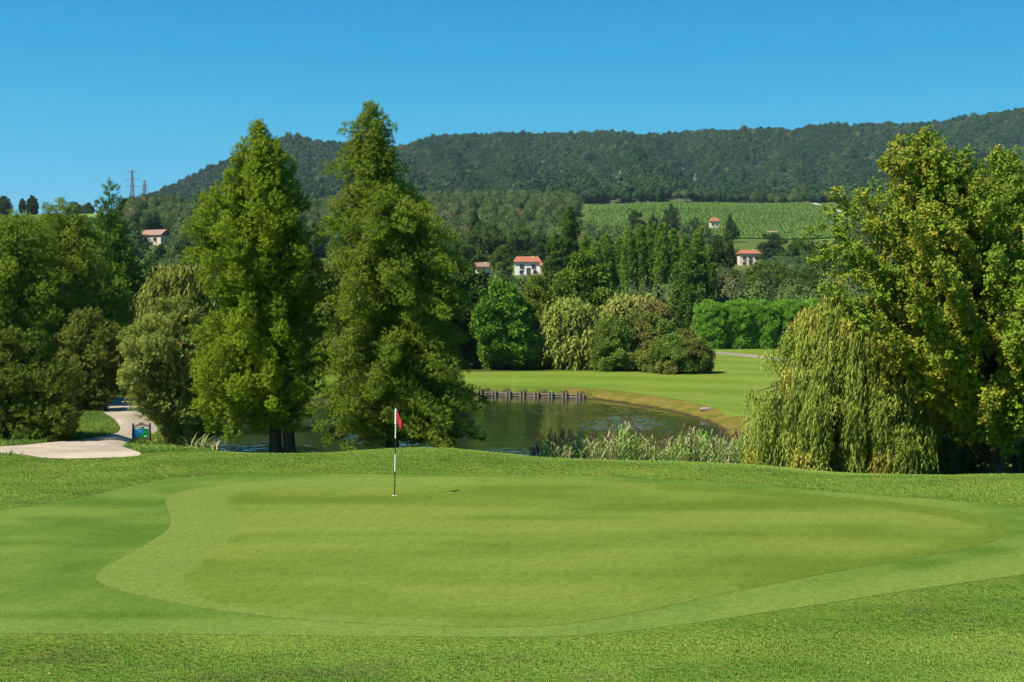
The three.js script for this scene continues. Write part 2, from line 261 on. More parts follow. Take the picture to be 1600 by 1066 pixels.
function crownBall(seed, detail = 2, leaves = 230, len = .26) { // a lumpy leafy tree head about one metre in radius
  const g = new THREE.IcosahedronGeometry(1, detail), p = g.attributes.position, q = V(), o = seed * 13.7, r = rngOf(seed * 7 + 1);
  const rad = q => { const n = fbm(q.x * 1.9 + o, q.y * 1.9 + q.z * 1.7 + o, 2, seed), m = noise(q.z * 3.5 + o, q.x * 3.5 - q.y * 3, seed + 3); return .55 + .5 * n + .3 * m; };
  for (let k = 0; k < p.count; k++) { q.fromBufferAttribute(p, k); q.multiplyScalar(rad(q) * .78); q.y = q.y * 1.05 + (q.y < 0 ? .15 : 0); p.setXYZ(k, q.x, q.y, q.z); }
  g.computeVertexNormals(); g.deleteAttribute('uv'); const L = [];
  for (let k = 0; k < leaves; k++) { const z = 2 * r() - 1, a = r() * 6.283, s = Math.sqrt(1 - z * z), d = V(s * Math.cos(a), z, s * Math.sin(a)), c = d.clone().multiplyScalar(rad(d) * (.76 + .26 * r())); c.y *= 1.05; const t = V(r() - .5, r() - .5, r() - .5).cross(d).normalize(), w = d.clone().cross(t).addScaledVector(d, r() - .4).multiplyScalar(len * .4), e = t.addScaledVector(d, .8 * r()).multiplyScalar(len * .6); L.push(c.clone().sub(e), c.clone().add(w), c.clone().add(e), c.clone().sub(e), c.clone().add(e), c.clone().sub(w)); }
  const f = fromTris(L); f.deleteAttribute('uv'); return mergeGeometries([g.index ? g.toNonIndexed() : g, f]);
}
const farLeaf = matt(0xffffff);
const M4 = new THREE.Matrix4(), Q = new THREE.Quaternion(), UP = V(0, 1, 0);
const place = (p, q, s) => new THREE.Matrix4().compose(p, q, s);
const spin = r => new THREE.Quaternion().setFromAxisAngle(UP, r * Math.PI * 2);
{
  const r = rngOf(11), sets = [0, 1, 2].map(() => ({ m: [], c: [] }));
  const add = (p, s, tall, c) => { const k = sets[Math.floor(r() * 3)]; k.m.push(place(p.clone().add(V(0, s * .55, 0)), spin(r()), V(s * (.85 + .3 * r()), s * tall, s * (.85 + .3 * r())))); k.c.push(c); };
  for (let n = 0; n < 48000; n++) {
    const u = lerp(-60, 1760, r()), t = Math.pow(r(), .85) * 1.04, p = hillAt(u, t), s = (2.5 + 3.4 * r() * r()) * (r() < .05 ? 1.6 : 1);
    const n1 = fbm(u / 45, t * 8, 3, 71), n2 = fbm(u / 14 + 9, t * 22, 2, 77), k = r();
    let c = mixc([.013, .044, .016], [.036, .078, .024], clamp(n1 * 1.4 - .2 + .3 * (k - .5)));
    if (n2 > .6) c = mixc(c, [.07, .066, .034], .45 * k); if (k > .93) c = mixc(c, [.075, .105, .03], .8);
    add(p, s, .9 + .5 * r(), rgb(...c));
  }
  const f = new THREE.Group(); f.name = 'hillside_forest'; f.userData.kind = 'stuff'; tag(f, 'dense mixed forest covering the whole ridge', 'forest'); scene.add(f);
  sets.forEach((k, i) => instanced('tree_heads', crownBall(i + 1), farLeaf, k.m, k.c, f));
}
console.log('hill');

// ---------------------------------------------------------------- foliage building blocks
const X3 = (a, b, c) => V(a, b, c);
function featherSpray(seed) { // a feathery shoot along +y, one unit long: side twigs set with fine needles
  const r = rngOf(seed), L = [];
  for (let t = 0; t < 7; t++) {
    const a = t * 2.4 + r(), y0 = .1 * t, lean = .35 + .5 * r(), dir = X3(Math.cos(a) * lean, .55, Math.sin(a) * lean).normalize(), o = X3(0, y0, 0), len = .42 - .02 * t, sd = X3(-Math.sin(a), .2 * (r() - .5), Math.cos(a)).normalize();
    for (let k = 0; k < 6; k++) for (const s of [-1, 1]) { const b = o.clone().addScaledVector(dir, len * (k + .5) / 6), l = .15 * (1 - .07 * k) * (.7 + .6 * r()), tip = b.clone().addScaledVector(sd, s * l).addScaledVector(dir, l * .6).add(X3(0, (r() - .6) * .08, 0)), w = dir.clone().multiplyScalar(.024); L.push(b.clone().sub(w), tip, b.clone().add(w)); }
  }
  return fromTris(L);
}
function broadSpray(seed, n = 8) { // a shoot with a handful of broad folded leaves
  const r = rngOf(seed), L = [];
  for (let k = 0; k < n; k++) {
    const a = r() * 6.283, el = -.3 + 1.3 * r(), len = .36 + .2 * r(), w = len * (.34 + .12 * r()), b = X3(.25 * (r() - .5), .1 + .75 * k / n, .25 * (r() - .5));
    const dir = X3(Math.cos(a) * Math.cos(el), Math.sin(el), Math.sin(a) * Math.cos(el)), s = X3(-Math.sin(a), (r() - .5) * .8, Math.cos(a)).normalize(), up = s.clone().cross(dir).multiplyScalar(w * .25);
    const mid = b.clone().addScaledVector(dir, len * .45), tip = b.clone().addScaledVector(dir, len), l = mid.clone().addScaledVector(s, w).add(up), q = mid.clone().addScaledVector(s, -w).add(up);
    L.push(b, l, tip, b, tip, q);
  }
  return fromTris(L);
}
function tuftBall(seed, n = 18, len = .55) { // leafy tuft for trees seen from afar
  const r = rngOf(seed), L = [];
  for (let k = 0; k < n; k++) {
    const a = r() * 6.283, z = 2 * r() - 1, q = Math.sqrt(1 - z * z), o = X3(q * Math.cos(a), z, q * Math.sin(a)).multiplyScalar(.55 * Math.cbrt(r()));
    const b = r() * 6.283, e = r() * 1.6 - .5, dir = X3(Math.cos(b) * Math.cos(e), Math.sin(e), Math.sin(b) * Math.cos(e)), s = X3(r() - .5, r() - .5, r() - .5).cross(dir).normalize().multiplyScalar(len * .36), m = o.clone().addScaledVector(dir, len * .45), t = o.clone().addScaledVector(dir, len);
    L.push(o, m.clone().add(s), t, o, t, m.clone().sub(s));
  }
  return fromTris(L);
}
function strand(seed, n = 30) { // a hanging willow whip, one unit down, narrow leaves all along
  const r = rngOf(seed), L = [];
  let px = 0, pz = 0;
  for (let k = 0; k < n; k++) {
    px += (r() - .5) * .05; pz += (r() - .5) * .05; const b = X3(px, -k / n, pz), a = r() * 6.283, len = .11 + .06 * r(), tip = b.clone().add(X3(Math.cos(a) * len * .55, -len, Math.sin(a) * len * .55)), s = X3(-Math.sin(a) * .014, .0, Math.cos(a) * .014), m = b.clone().lerp(tip, .45);
    L.push(b, m.clone().add(s), tip, b, tip, m.clone().sub(s));
  }
  return fromTris(L);
}
const leafMat = (t = .3) => new THREE.MeshPhysicalMaterial({ color: 0xffffff, roughness: .95, specularIntensity: .12, transmission: t, thickness: 0 });
const LEAF = leafMat(.22), LEAFB = new THREE.MeshPhysicalMaterial({ color: 0xffffff, roughness: .8, specularIntensity: .3, transmission: .3, thickness: 0 });
const GEO = { feather: featherSpray(5), broad: broadSpray(7), tuft: tuftBall(9, 40, .34), fine: tuftBall(10, 60, .25), strand: strand(12) };
const barkTex = dataTex(128, (u, v) => { const k = .55 + .45 * tileNoise(u, v * .25, 32, 101) * tileNoise(u, v, 16, 102) + .2 * tileNoise(u, v, 48, 103); return [k, k * .97, k * .92]; }, true);
const bark = std(rgb(.13, .095, .07), { map: barkTex, bumpMap: barkTex, bumpScale: .03 }), greyBark = std(rgb(.26, .235, .20), { map: barkTex, bumpMap: barkTex, bumpScale: .02 }), darkBark = std(rgb(.085, .07, .06), { map: barkTex, bumpMap: barkTex, bumpScale: .03 });

// A tree from its outline. rows: [py, left px, right px] from the top down, seen at depth d: measured once and turned into metres.
function tree(o) {
  const r = rngOf(o.seed), d = o.d, k = d / F, bx = (o.base - 800) * k, by = G(bx, d) - .05;
  const g = thing(o.name, o.label, o.cat || 'tree', [bx, by, -d], o.group);
  const rows = o.rows.map(([py, l, q]) => [at(800, py, d).y - by, ((l + q) / 2 - o.base) * k, (q - l) / 2 * k]).reverse();
  const y0 = rows[0][0], y1 = rows[rows.length - 1][0], deep = o.deep || 1;
  const sec = y => table(rows, y);
  const area = []; let tot = 0; for (let n = 0; n < 60; n++) { const y = lerp(y0, y1, (n + .5) / 60), w = Math.pow(sec(y)[1], o.fill ?? 1.25) + .12; tot += w; area.push([y, tot]); }
  const clumps = [], R0 = o.clump;
  const lob = o.lobes ?? .36, gap = o.gap ?? 1.12;
  const limbs = [];
  if (o.limbs) { // crown built branch by branch: each carries a row of plumes from its middle to its tip
    const B = o.limbs, ax0 = y => { const t = clamp(y / y1); return lerp(0, sec(y)[0], t); };
    for (let n = 0; n < B.n; n++) {
      const t = Math.pow((n + r()) / B.n, B.bias ?? .85), yt = lerp(y0, y1, t), a = n * 2.39996 + r() * .7, [cx, R] = sec(yt), len = R * (1.12 - (B.vary ?? .4) * r()), tip = V(cx + Math.cos(a) * len, yt, Math.sin(a) * len * deep);
      const ys = clamp(yt - (B.rise + .2 * (r() - .5)) * len, .5, y1 * .97), s = V(ax0(ys), ys, 0), path = []; 
      for (let k = 0; k <= 4; k++) { const f = k / 4, p = s.clone().lerp(tip, f); p.y += (B.arch || 0) * len * f * (1 - f) * 2; path.push(p); }
      limbs.push(path);
      const L = s.distanceTo(tip), K = Math.max(1, Math.ceil(L * (1 - B.from) / (B.r * 1.05)));
      for (let k = 0; k < K; k++) { const f = lerp(B.from, 1, K > 1 ? k / (K - 1) : 1), i = Math.min(3, Math.floor(f * 4)), p = path[i].clone().lerp(path[i + 1], f * 4 - i), cr = B.r * lerp(1.15, .55, Math.max(0, f - .35) / .65) * (.75 + .5 * r()) * clamp(.4 + R / (2.5 * B.r), .4, 1); p.x += (r() - .5) * cr; p.z += (r() - .5) * cr; p.y += (r() - .5) * cr * .5; clumps.push({ p, r: cr, a, f, limb: n }); }
    }
  }
  for (let n = 0, tries = 0; !o.limbs && n < o.n && tries < o.n * 40; tries++) {
    const pick = r() * tot, y = (area.find(a => a[1] >= pick) || area[59])[0] + (r() - .5) * (y1 - y0) / 60, [cx, R] = sec(y), a = r() * 6.283, f = Math.pow(r(), .34), cr = R0 * (.6 + .75 * r()) * clamp(.42 + R / (3.0 * R0), .42, 1);
    const lobe = 1 + lob * (noise(Math.cos(a) * 1.6 + 9, y / (R0 * 2.6) + Math.sin(a) * 1.6, o.seed) * 2 - 1.0), rr = Math.max(0, R * lobe - cr * .4) * f;
    const p = V(cx + Math.cos(a) * rr, y, Math.sin(a) * rr * deep);
    if (clumps.some(c => c.p.distanceTo(p) < gap * (c.r + cr) * .62)) continue;
    clumps.push({ p, r: cr, a, f }); n++;
  }
  for (let n = 0; n < (o.tips || 0); n++) { const y = lerp(y0, y1, .04 + .92 * r()), [cx, R] = sec(y), a = r() * 6.283, k = R * (.96 + .16 * r()); clumps.push({ p: V(cx + Math.cos(a) * k, y, Math.sin(a) * k * deep), r: R0 * (.3 + .25 * r()), a, f: 1 }); } // branch tips that stand out
  for (const [px, py, pr, dz = 0] of o.extra || []) { const p = at(px, py, d); clumps.push({ p: V(p.x - bx, p.y - by, dz), r: pr * k, a: px > o.base ? 0 : Math.PI, f: 1 }); }
  // trunk and limbs
  const apex = rows[rows.length - 1], axis = y => { const t = clamp(y / apex[0]); return V(lerp(0, lerp(sec(y)[0], apex[1], t), t * t * (3 - 2 * t)) , y, 0); };
  const tw = o.trunk, trunks = o.stems || [[0, 0, 1]], tg = [];
  for (const [sx, sz, sc] of trunks) { const pts = [], rad = [], m = 12, top = apex[0] * .93 * sc; for (let n = 0; n <= m; n++) { const t = n / m, p = axis(t * top); pts.push(V(p.x + sx * (1 - t * .8) + .06 * tw * (r() - .5), p.y, p.z + sz * (1 - t * .8))); rad.push(tw * (n === 0 ? 1.3 : 1) * Math.pow(1 - t * .94, .8) + .012); } tg.push(tube(pts, rad, d < 70 ? 10 : 6)); }
  for (let n = 0; n < tg.length; n++) mesh('trunk', tg[n], o.bark || bark, g);
  const br = [];
  for (const p of limbs) { const w = clamp(tw * .3 * (1 - .7 * p[0].y / apex[0]), .014, .1); br.push(tube(p, p.map((q, n) => w * (1 - .2 * n)), 4)); }
  if (!o.limbs) clumps.forEach((c, n) => { if (o.every && n % o.every) return; const ys = Math.max(o.bole ?? .6, c.p.y - (o.rise ?? .35) * Math.hypot(c.p.x - axis(c.p.y).x, c.p.z) - .1), s = axis(ys), m = s.clone().lerp(c.p, .5); m.y += (o.arch ?? .1) * s.distanceTo(c.p) * .3; const w = clamp(tw * .28 * (1 - .6 * ys / apex[0]), .018, .11); br.push(tube([s, m, c.p], [w, w * .7, w * .25], 4)); });
  if (br.length) mesh('branches', mergeGeometries(br), o.bark || bark, g).userData.kind = 'stuff';
  // foliage
  const mats = [], cols = [], kind = o.leaf, sc = o.size, q = new THREE.Quaternion(), q2 = new THREE.Quaternion(), C = new THREE.Color();
  for (const c of clumps) {
    const hue = c.limb === undefined ? r() : clamp(hash(c.limb, o.seed) * .8 + .2 * r()), pal = o.color(hue, c, r).map((v, n) => v * (o.warm || [1.22, 1.24, .9])[n]), nl = Math.round(o.per * Math.pow(c.r / (o.limbs ? o.limbs.r : R0), 1.7)), out = V(Math.cos(c.a), 0, Math.sin(c.a)), ex = o.stretch || [1, .8];
    for (let n = 0; n < nl; n++) {
      const a = r() * 6.283, z = 2 * r() - 1, s = Math.sqrt(1 - z * z), dir = V(s * Math.cos(a), z, s * Math.sin(a));
      const rad = c.r * Math.pow(.3 + .7 * r(), .5) * (.62 + .62 * noise(dir.x * 2.2 + dir.z * 1.1 + hue * 40, dir.y * 2.2 + dir.z * 1.6 + hue * 70, 3));
      const p = V(dir.x * ex[0], dir.y * ex[1], dir.z * ex[0]).multiplyScalar(rad).add(c.p);
      if (o.droop) p.y -= o.droop * c.r * Math.max(0, dir.dot(out)) ** 2;
      if (p.y < .05) continue;
      const ax = dir.clone().multiplyScalar(.75).addScaledVector(out, .35).add(V((r() - .5) * .9, (o.lift ?? .3) + (r() - .5) * .7, (r() - .5) * .9)).normalize();
      q.setFromUnitVectors(UP, ax); q2.setFromAxisAngle(UP, r() * 6.283); q.multiply(q2);
      const z2 = sc * (.7 + .6 * r()); mats.push(place(p, q, V(z2, z2, z2)));
      const j = .78 + .44 * r(); C.setRGB(pal[0] * j, pal[1] * j, pal[2] * j); if (o.fleck && r() < o.fleck[0] * (c.fl ?? 1)) C.setRGB(o.fleck[1] * j, o.fleck[2] * j, o.fleck[3] * j); cols.push(C.clone());
    }
  }
  instanced('crown', GEO[kind], kind === 'broad' ? LEAFB : LEAF, mats, cols, g);
  count += mats.length; return g;
}
let count = 0;
const pal = (a, b) => (h, c, r) => mixc(a, b, h);
// A weeping willow: limbs arching out to tips, from which curtains of whips hang.
function willow(o) {
  const r = rngOf(o.seed), d = o.d, k = d / F, bx = (o.base - 800) * k, by = G(bx, d) - .05, g = thing(o.name || 'weeping_willow', o.label, 'tree', [bx, by, -d], o.group);
  const rows = o.rows.map(([py, l, q]) => [at(800, py, d).y - by, ((l + q) / 2 - o.base) * k, (q - l) / 2 * k]).reverse(), y1 = rows[rows.length - 1][0];
  mesh('trunk', tube([V(0, 0, 0), V(.1, y1 * .25, 0), V(.05, y1 * .5, .1), V(0, y1 * .8, 0)], [o.trunk * 1.25, o.trunk, o.trunk * .8, o.trunk * .3], 9), o.bark || greyBark, g);
  const br = [], mats = [], cols = [], C = new THREE.Color();
  for (let n = 0; n < o.n; n++) {
    const y = lerp(y1 * o.low, y1 * .97, Math.pow(r(), .8)), [cx, R] = table(rows, y), a = r() * 6.283, f = Math.pow(r(), .38) * (.82 + .45 * noise(Math.cos(a) * 2 + 5, y * .9 + Math.sin(a) * 2, o.seed)), tip = V(cx + Math.cos(a) * R * f, y, Math.sin(a) * R * f * .9), s = V(0, Math.min(y * .75, y1 * (.35 + .4 * r())), 0), m = s.clone().lerp(tip, .55); m.y += .22 * s.distanceTo(tip);
    m.y = Math.min(m.y, y1 * .97); if (n % 3 === 0) br.push(tube([s, m, tip], [.05, .035, .012], 4));
    const base = o.color(r(), tip, r).map((v, n) => v * [1.12, 1.06, .8][n]), len = Math.min(y - .15, o.hang * (.5 + .8 * r()));
    for (let w = 0; w < o.per; w++) {
      const q = V(tip.x + (r() - .5) * o.spread * 2, tip.y + (r() - .7) * o.spread, tip.z + (r() - .5) * o.spread * 2), l = Math.max(.2, Math.min(q.y - .08, len * (.55 + .6 * r())));
      const tilt = new THREE.Quaternion().setFromEuler(new THREE.Euler((r() - .5) * .22 + Math.sin(a) * .12, r() * 6.28, (r() - .5) * .22 + Math.cos(a) * .12)); const wd = o.wide * (.8 + .5 * r());
      mats.push(place(q, tilt, V(wd, l, wd))); const j = .75 + .5 * r(); C.setRGB(base[0] * j, base[1] * j, base[2] * j); cols.push(C.clone());
    }
  }
  mesh('branches', mergeGeometries(br), o.bark || greyBark, g).userData.kind = 'stuff';
  instanced('crown', GEO.strand, LEAF, mats, cols, g); count += mats.length; return g;
}

// ---------------------------------------------------------------- trees round the green
tree({ name: 'bald_cypress', label: 'bright feathery bald cypress with two dark trunks beside the pond', seed: 21, d: 44, base: 441, limbs: { n: 150, r: .46, from: .22, rise: .25, arch: .14, vary: .44, bias: .92 }, n: 1, clump: .5, per: 200, leaf: 'feather', size: .21, trunk: .23, bark: darkBark, stems: [[-.27, 0, 1], [.27, .1, .9]], bole: 1.2, lift: .35, droop: .5, stretch: [.85, 1.1], rise: .1, arch: .25, gap: 1.2, lobes: .42, tips: 0, warm: [1.36, 1.16, .78],
  rows: [[193, 402, 408], [215, 392, 420], [240, 378, 440], [265, 366, 458], [290, 352, 464], [312, 328, 470], [340, 318, 482], [365, 302, 490], [400, 292, 500], [430, 305, 500], [460, 322, 504], [500, 322, 500], [540, 314, 496], [580, 306, 494], [610, 310, 490], [640, 320, 480]],
  extra: [[320, 318, 13], [405, 207, 9], [404, 222, 11], [345, 655, 20, .6], [372, 672, 16, .8], [330, 630, 18, .4]], color: pal([.115, .20, .016], [.175, .265, .024]) });
tree({ name: 'bald_cypress', warm: [1.42, 1.3, .85], label: 'tallest bald cypress, its ragged top above the ridge, behind the flagstick', seed: 33, d: 43, base: 612, limbs: { n: 230, r: .42, from: .22, rise: -.08, arch: .24, vary: .46, bias: .92 }, n: 1, clump: .42, per: 140, leaf: 'feather', size: .18, trunk: .24, bark: bark, bole: .9, lift: .1, droop: .6, stretch: [1.15, .75], rise: .0, arch: .15, gap: 1.36, fill: 1.2, tips: 0,
  rows: [[163, 576, 586], [185, 568, 600], [200, 560, 604], [225, 556, 606], [250, 546, 612], [268, 540, 618], [288, 548, 626], [310, 525, 665], [330, 518, 685], [360, 515, 702], [400, 514, 718], [440, 514, 728], [480, 506, 734], [520, 501, 738], [560, 500, 736], [600, 496, 748], [640, 496, 760], [672, 502, 758], [698, 525, 740]],
  extra: [[545, 200, 12], [556, 214, 11], [612, 198, 8], [600, 205, 9], [520, 262, 12], [536, 256, 13], [552, 240, 12], [628, 262, 9], [612, 250, 11], [578, 170, 9], [590, 186, 10], [575, 190, 10]], color: pal([.095, .155, .018], [.15, .21, .03]), fleck: [.05, .22, .24, .08] });

// left of the path
tree({ name: 'bald_cypress', label: 'broad olive-green cypress at the picture\'s far left edge', seed: 41, d: 66, base: 25, limbs: { n: 70, r: .75, from: .3, rise: .3, arch: .15, vary: .4 }, n: 1, clump: .75, per: 170, leaf: 'feather', size: .3, trunk: .2, bole: 1, lift: .3, droop: .4, warm: [1.75, 1.65, .9], group: 'cypresses left of the path',
  rows: [[335, 18, 36], [355, 0, 60], [385, -30, 85], [420, -55, 100], [470, -75, 110], [530, -90, 115], [590, -95, 118], [650, -80, 110], [680, -70, 90]], color: pal([.075, .125, .018], [.13, .175, .026]) });
tree({ name: 'bald_cypress', label: 'rounded cypress with the lighter pointed top left of the gravel path', seed: 43, d: 70, base: 105, limbs: { n: 72, r: .75, from: .3, rise: .3, arch: .15, vary: .4 }, n: 1, clump: .75, per: 170, leaf: 'feather', size: .3, trunk: .2, bole: 1, lift: .35, droop: .4, warm: [1.75, 1.65, .9], group: 'cypresses left of the path',
  rows: [[314, 86, 100], [335, 68, 122], [360, 55, 140], [400, 45, 180], [450, 40, 205], [500, 38, 215], [550, 45, 205], [600, 50, 185], [640, 55, 160], [665, 60, 150]], color: pal([.08, .13, .018], [.14, .185, .028]), fleck: [.03, .2, .13, .04] });
tree({ name: 'conical_cypress', label: 'dark narrow pointed cypress rising behind the rounded cypresses', seed: 45, d: 76, base: 180, n: 75, clump: .85, per: 190, leaf: 'feather', size: .36, trunk: .2, bole: 1, lift: .6, stretch: [.85, 1.15],
  rows: [[296, 172, 178], [320, 160, 190], [350, 152, 200], [390, 146, 212], [440, 142, 222], [500, 140, 228], [560, 140, 225], [620, 150, 215]], color: pal([.06, .115, .02], [.095, .155, .025]) });
tree({ name: 'tamarisk', warm: [1.36, 1.3, .8], label: 'dark fuzzy shrub mass left of the gravel path mouth', cat: 'shrub', seed: 47, d: 48.5, deep: .45, base: 60, n: 70, clump: .75, per: 260, leaf: 'feather', size: .36, trunk: .09, bark: darkBark, bole: .15, lift: .5, stems: [[-.5, 0, .9], [.4, .2, 1], [0, -.2, .8]], rows: [[525, 0, 40], [545, -25, 75], [570, -35, 100], [605, -40, 122], [645, -40, 134], [685, -40, 136]], color: pal([.065, .105, .018], [.105, .135, .028]) });
tree({ name: 'tamarisk', warm: [1.36, 1.3, .8], label: 'smaller olive shrub beside the bend of the gravel path', cat: 'shrub', seed: 49, d: 63, deep: .5, base: 125, n: 46, clump: .7, per: 260, leaf: 'feather', size: .36, trunk: .07, bole: .15, lift: .5, stems: [[-.3, 0, 1], [.3, .1, .9]], rows: [[495, 110, 150], [520, 95, 180], [560, 88, 192], [600, 85, 178], [640, 85, 158], [665, 88, 150]], color: pal([.085, .12, .025], [.125, .15, .04]) });
tree({ name: 'tamarisk', warm: [1.36, 1.3, .8], label: 'grey-olive wispy shrub right of the path behind the sign', cat: 'shrub', seed: 51, d: 53, base: 275, n: 62, clump: .75, per: 260, leaf: 'feather', size: .36, trunk: .07, bark: greyBark, bole: .15, lift: .7, stems: [[-.4, 0, 1], [.3, .1, .9], [.7, -.2, .8]], rows: [[478, 255, 300], [500, 225, 318], [540, 200, 330], [580, 195, 335], [620, 215, 338], [655, 235, 340], [690, 255, 345]], color: pal([.135, .18, .05], [.19, .23, .07]), fleck: [.04, .30, .24, .05] });
willow({ name: 'willow', label: 'pale yellow-green willow crown above the grey-olive shrub', seed: 53, d: 62, base: 285, n: 110, per: 22, low: .45, hang: 2.2, spread: .5, wide: 1.7, trunk: .16, rows: [[403, 275, 300], [420, 248, 322], [450, 236, 335], [490, 235, 338], [540, 240, 335], [600, 250, 325]], color: pal([.16, .19, .04], [.22, .245, .06]) });
tree({ name: 'alder', label: 'dark tree closing the tunnel at the end of the path', seed: 55, d: 88, base: 222, n: 70, clump: 1.2, per: 150, leaf: 'broad', size: .55, trunk: .18, bole: 1.5, rows: [[418, 205, 240], [450, 180, 262], [500, 170, 275], [550, 165, 280], [590, 170, 275], [618, 185, 262]], color: pal([.055, .10, .022], [.085, .13, .03]) });
tree({ name: 'alder', label: 'dark tree on the left behind the path bend, in the cypresses\' shade', seed: 57, d: 84, base: 130, n: 60, clump: 1.2, per: 150, leaf: 'broad', size: .55, trunk: .18, bole: 1.0, rows: [[470, 110, 150], [510, 80, 170], [560, 70, 172], [610, 72, 165], [640, 80, 160]], color: pal([.05, .095, .022], [.08, .12, .03]) });
console.log('left trees', count);

// right side
willow({ label: 'big weeping willow trailing to the ground right of the pond', seed: 61, d: 40.5, base: 1335, n: 430, per: 26, low: .1, hang: 1.5, spread: .3, wide: 1.0, trunk: .22, bark: darkBark,
  rows: [[452, 1310, 1345], [480, 1268, 1385], [520, 1238, 1410], [560, 1222, 1428], [600, 1200, 1440], [635, 1182, 1448], [670, 1178, 1452], [705, 1185, 1450]], color: (h, p, r) => h > .85 ? [.34, .33, .07] : mixc([.15, .22, .04], [.28, .345, .08], h) });
const gum = (h, c, r) => { const y = noise(c.p.x * .55 + 4, c.p.y * .5 + c.p.z * .6, 9); c.fl = y > .45 ? 2.2 : .5; return mixc(mixc([.075, .125, .016], [.125, .175, .022], h), [.19, .205, .022], clamp(y * 2.2 - .75) * .75); };
tree({ name: 'sweet_gum', warm: [1.78, 1.75, .85], label: 'tall tree with yellowing leaves and a dark trunk behind the willow', seed: 71, d: 38.6, base: 1560, limbs: { n: 135, r: .34, from: .4, rise: 1.0, arch: .02, vary: .5, bias: .82 }, n: 1, clump: .34, per: 44, leaf: 'broad', size: .2, trunk: .17, bark: darkBark, bole: 1.9, lift: .35, rise: .75, gap: 1.0, fill: 1.1, lobes: .4, tips: 70, stretch: [1, .9],
  rows: [[208, 1432, 1450], [228, 1398, 1462], [255, 1378, 1500], [285, 1368, 1540], [310, 1345, 1580], [350, 1322, 1610], [390, 1305, 1640], [430, 1290, 1660], [470, 1300, 1670], [510, 1330, 1680], [550, 1350, 1680], [590, 1385, 1670], [620, 1420, 1650], [645, 1470, 1610]],
  extra: [[1420, 232, 9], [1446, 222, 8], [1470, 248, 9], [1500, 262, 10], [1308, 305, 12], [1296, 330, 9], [1278, 360, 10], [1262, 366, 7], [1290, 395, 14], [1275, 408, 9], [1400, 222, 9], [1442, 215, 9], [1510, 240, 8], [1325, 318, 11], [1385, 255, 10], [1320, 350, 16]], color: gum, fleck: [.13, .36, .32, .03] });
tree({ name: 'sweet_gum', warm: [1.78, 1.75, .85], label: 'yellow-topped tree cut by the right edge of the picture', seed: 73, d: 40, base: 1640, limbs: { n: 105, r: .34, from: .4, rise: 1.0, arch: .02, vary: .5, bias: .82 }, n: 1, clump: .34, per: 44, leaf: 'broad', size: .2, trunk: .15, bark: darkBark, bole: 1.8, lift: .35, rise: .75, gap: 1.0, fill: 1.1,
  rows: [[232, 1552, 1572], [260, 1538, 1610], [300, 1530, 1680], [360, 1525, 1730], [430, 1530, 1760], [500, 1535, 1770], [560, 1545, 1760], [620, 1570, 1730], [650, 1590, 1700]], extra: [[1560, 245, 10], [1585, 268, 14]], color: gum, fleck: [.12, .36, .32, .03] });
tree({ name: 'sapling', label: 'slender dark tree leaning right beneath the yellowing crown', seed: 75, d: 39.4, base: 1493, n: 22, clump: .5, per: 55, leaf: 'broad', size: .28, trunk: .06, bark: darkBark, bole: .9, lift: .3, rows: [[600, 1535, 1580], [630, 1512, 1580], [660, 1500, 1565], [685, 1494, 1548]], color: pal([.07, .11, .02], [.12, .16, .03]) });
tree({ name: 'sapling', label: 'second dark stem just right of the main dark trunk', seed: 77, d: 41, base: 1590, n: 46, clump: .62, per: 60, leaf: 'broad', size: .33, trunk: .1, bark: darkBark, bole: 1.4, lift: .3, rows: [[480, 1560, 1620], [540, 1530, 1660], [600, 1540, 1660], [650, 1560, 1640]], color: pal([.07, .115, .018], [.115, .16, .025]) });
tree({ name: 'undergrowth_shrub', label: 'low leafy shrub at the foot of the willow on its right', cat: 'shrub', seed: 79, d: 42.5, base: 1448, n: 26, clump: .4, per: 80, leaf: 'broad', size: .24, trunk: .03, bole: .1, lift: .6, rows: [[672, 1425, 1470], [700, 1405, 1490], [745, 1400, 1500]], color: pal([.13, .17, .03], [.2, .22, .04]) });
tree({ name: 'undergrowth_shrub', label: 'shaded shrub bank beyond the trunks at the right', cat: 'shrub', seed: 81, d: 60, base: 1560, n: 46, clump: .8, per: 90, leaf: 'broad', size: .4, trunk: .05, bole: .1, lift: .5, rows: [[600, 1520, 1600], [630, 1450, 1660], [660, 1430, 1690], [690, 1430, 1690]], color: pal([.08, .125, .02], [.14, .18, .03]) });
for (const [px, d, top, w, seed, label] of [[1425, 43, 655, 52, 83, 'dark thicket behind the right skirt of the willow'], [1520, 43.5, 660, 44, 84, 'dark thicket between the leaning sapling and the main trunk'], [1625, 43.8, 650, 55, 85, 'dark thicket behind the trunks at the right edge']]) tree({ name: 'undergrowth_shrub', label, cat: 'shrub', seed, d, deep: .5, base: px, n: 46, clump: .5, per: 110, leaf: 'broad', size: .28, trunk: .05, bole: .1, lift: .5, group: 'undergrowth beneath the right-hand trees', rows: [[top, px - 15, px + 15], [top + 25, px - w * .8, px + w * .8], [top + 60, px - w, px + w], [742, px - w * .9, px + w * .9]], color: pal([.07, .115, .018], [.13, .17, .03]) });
console.log('right trees', count);

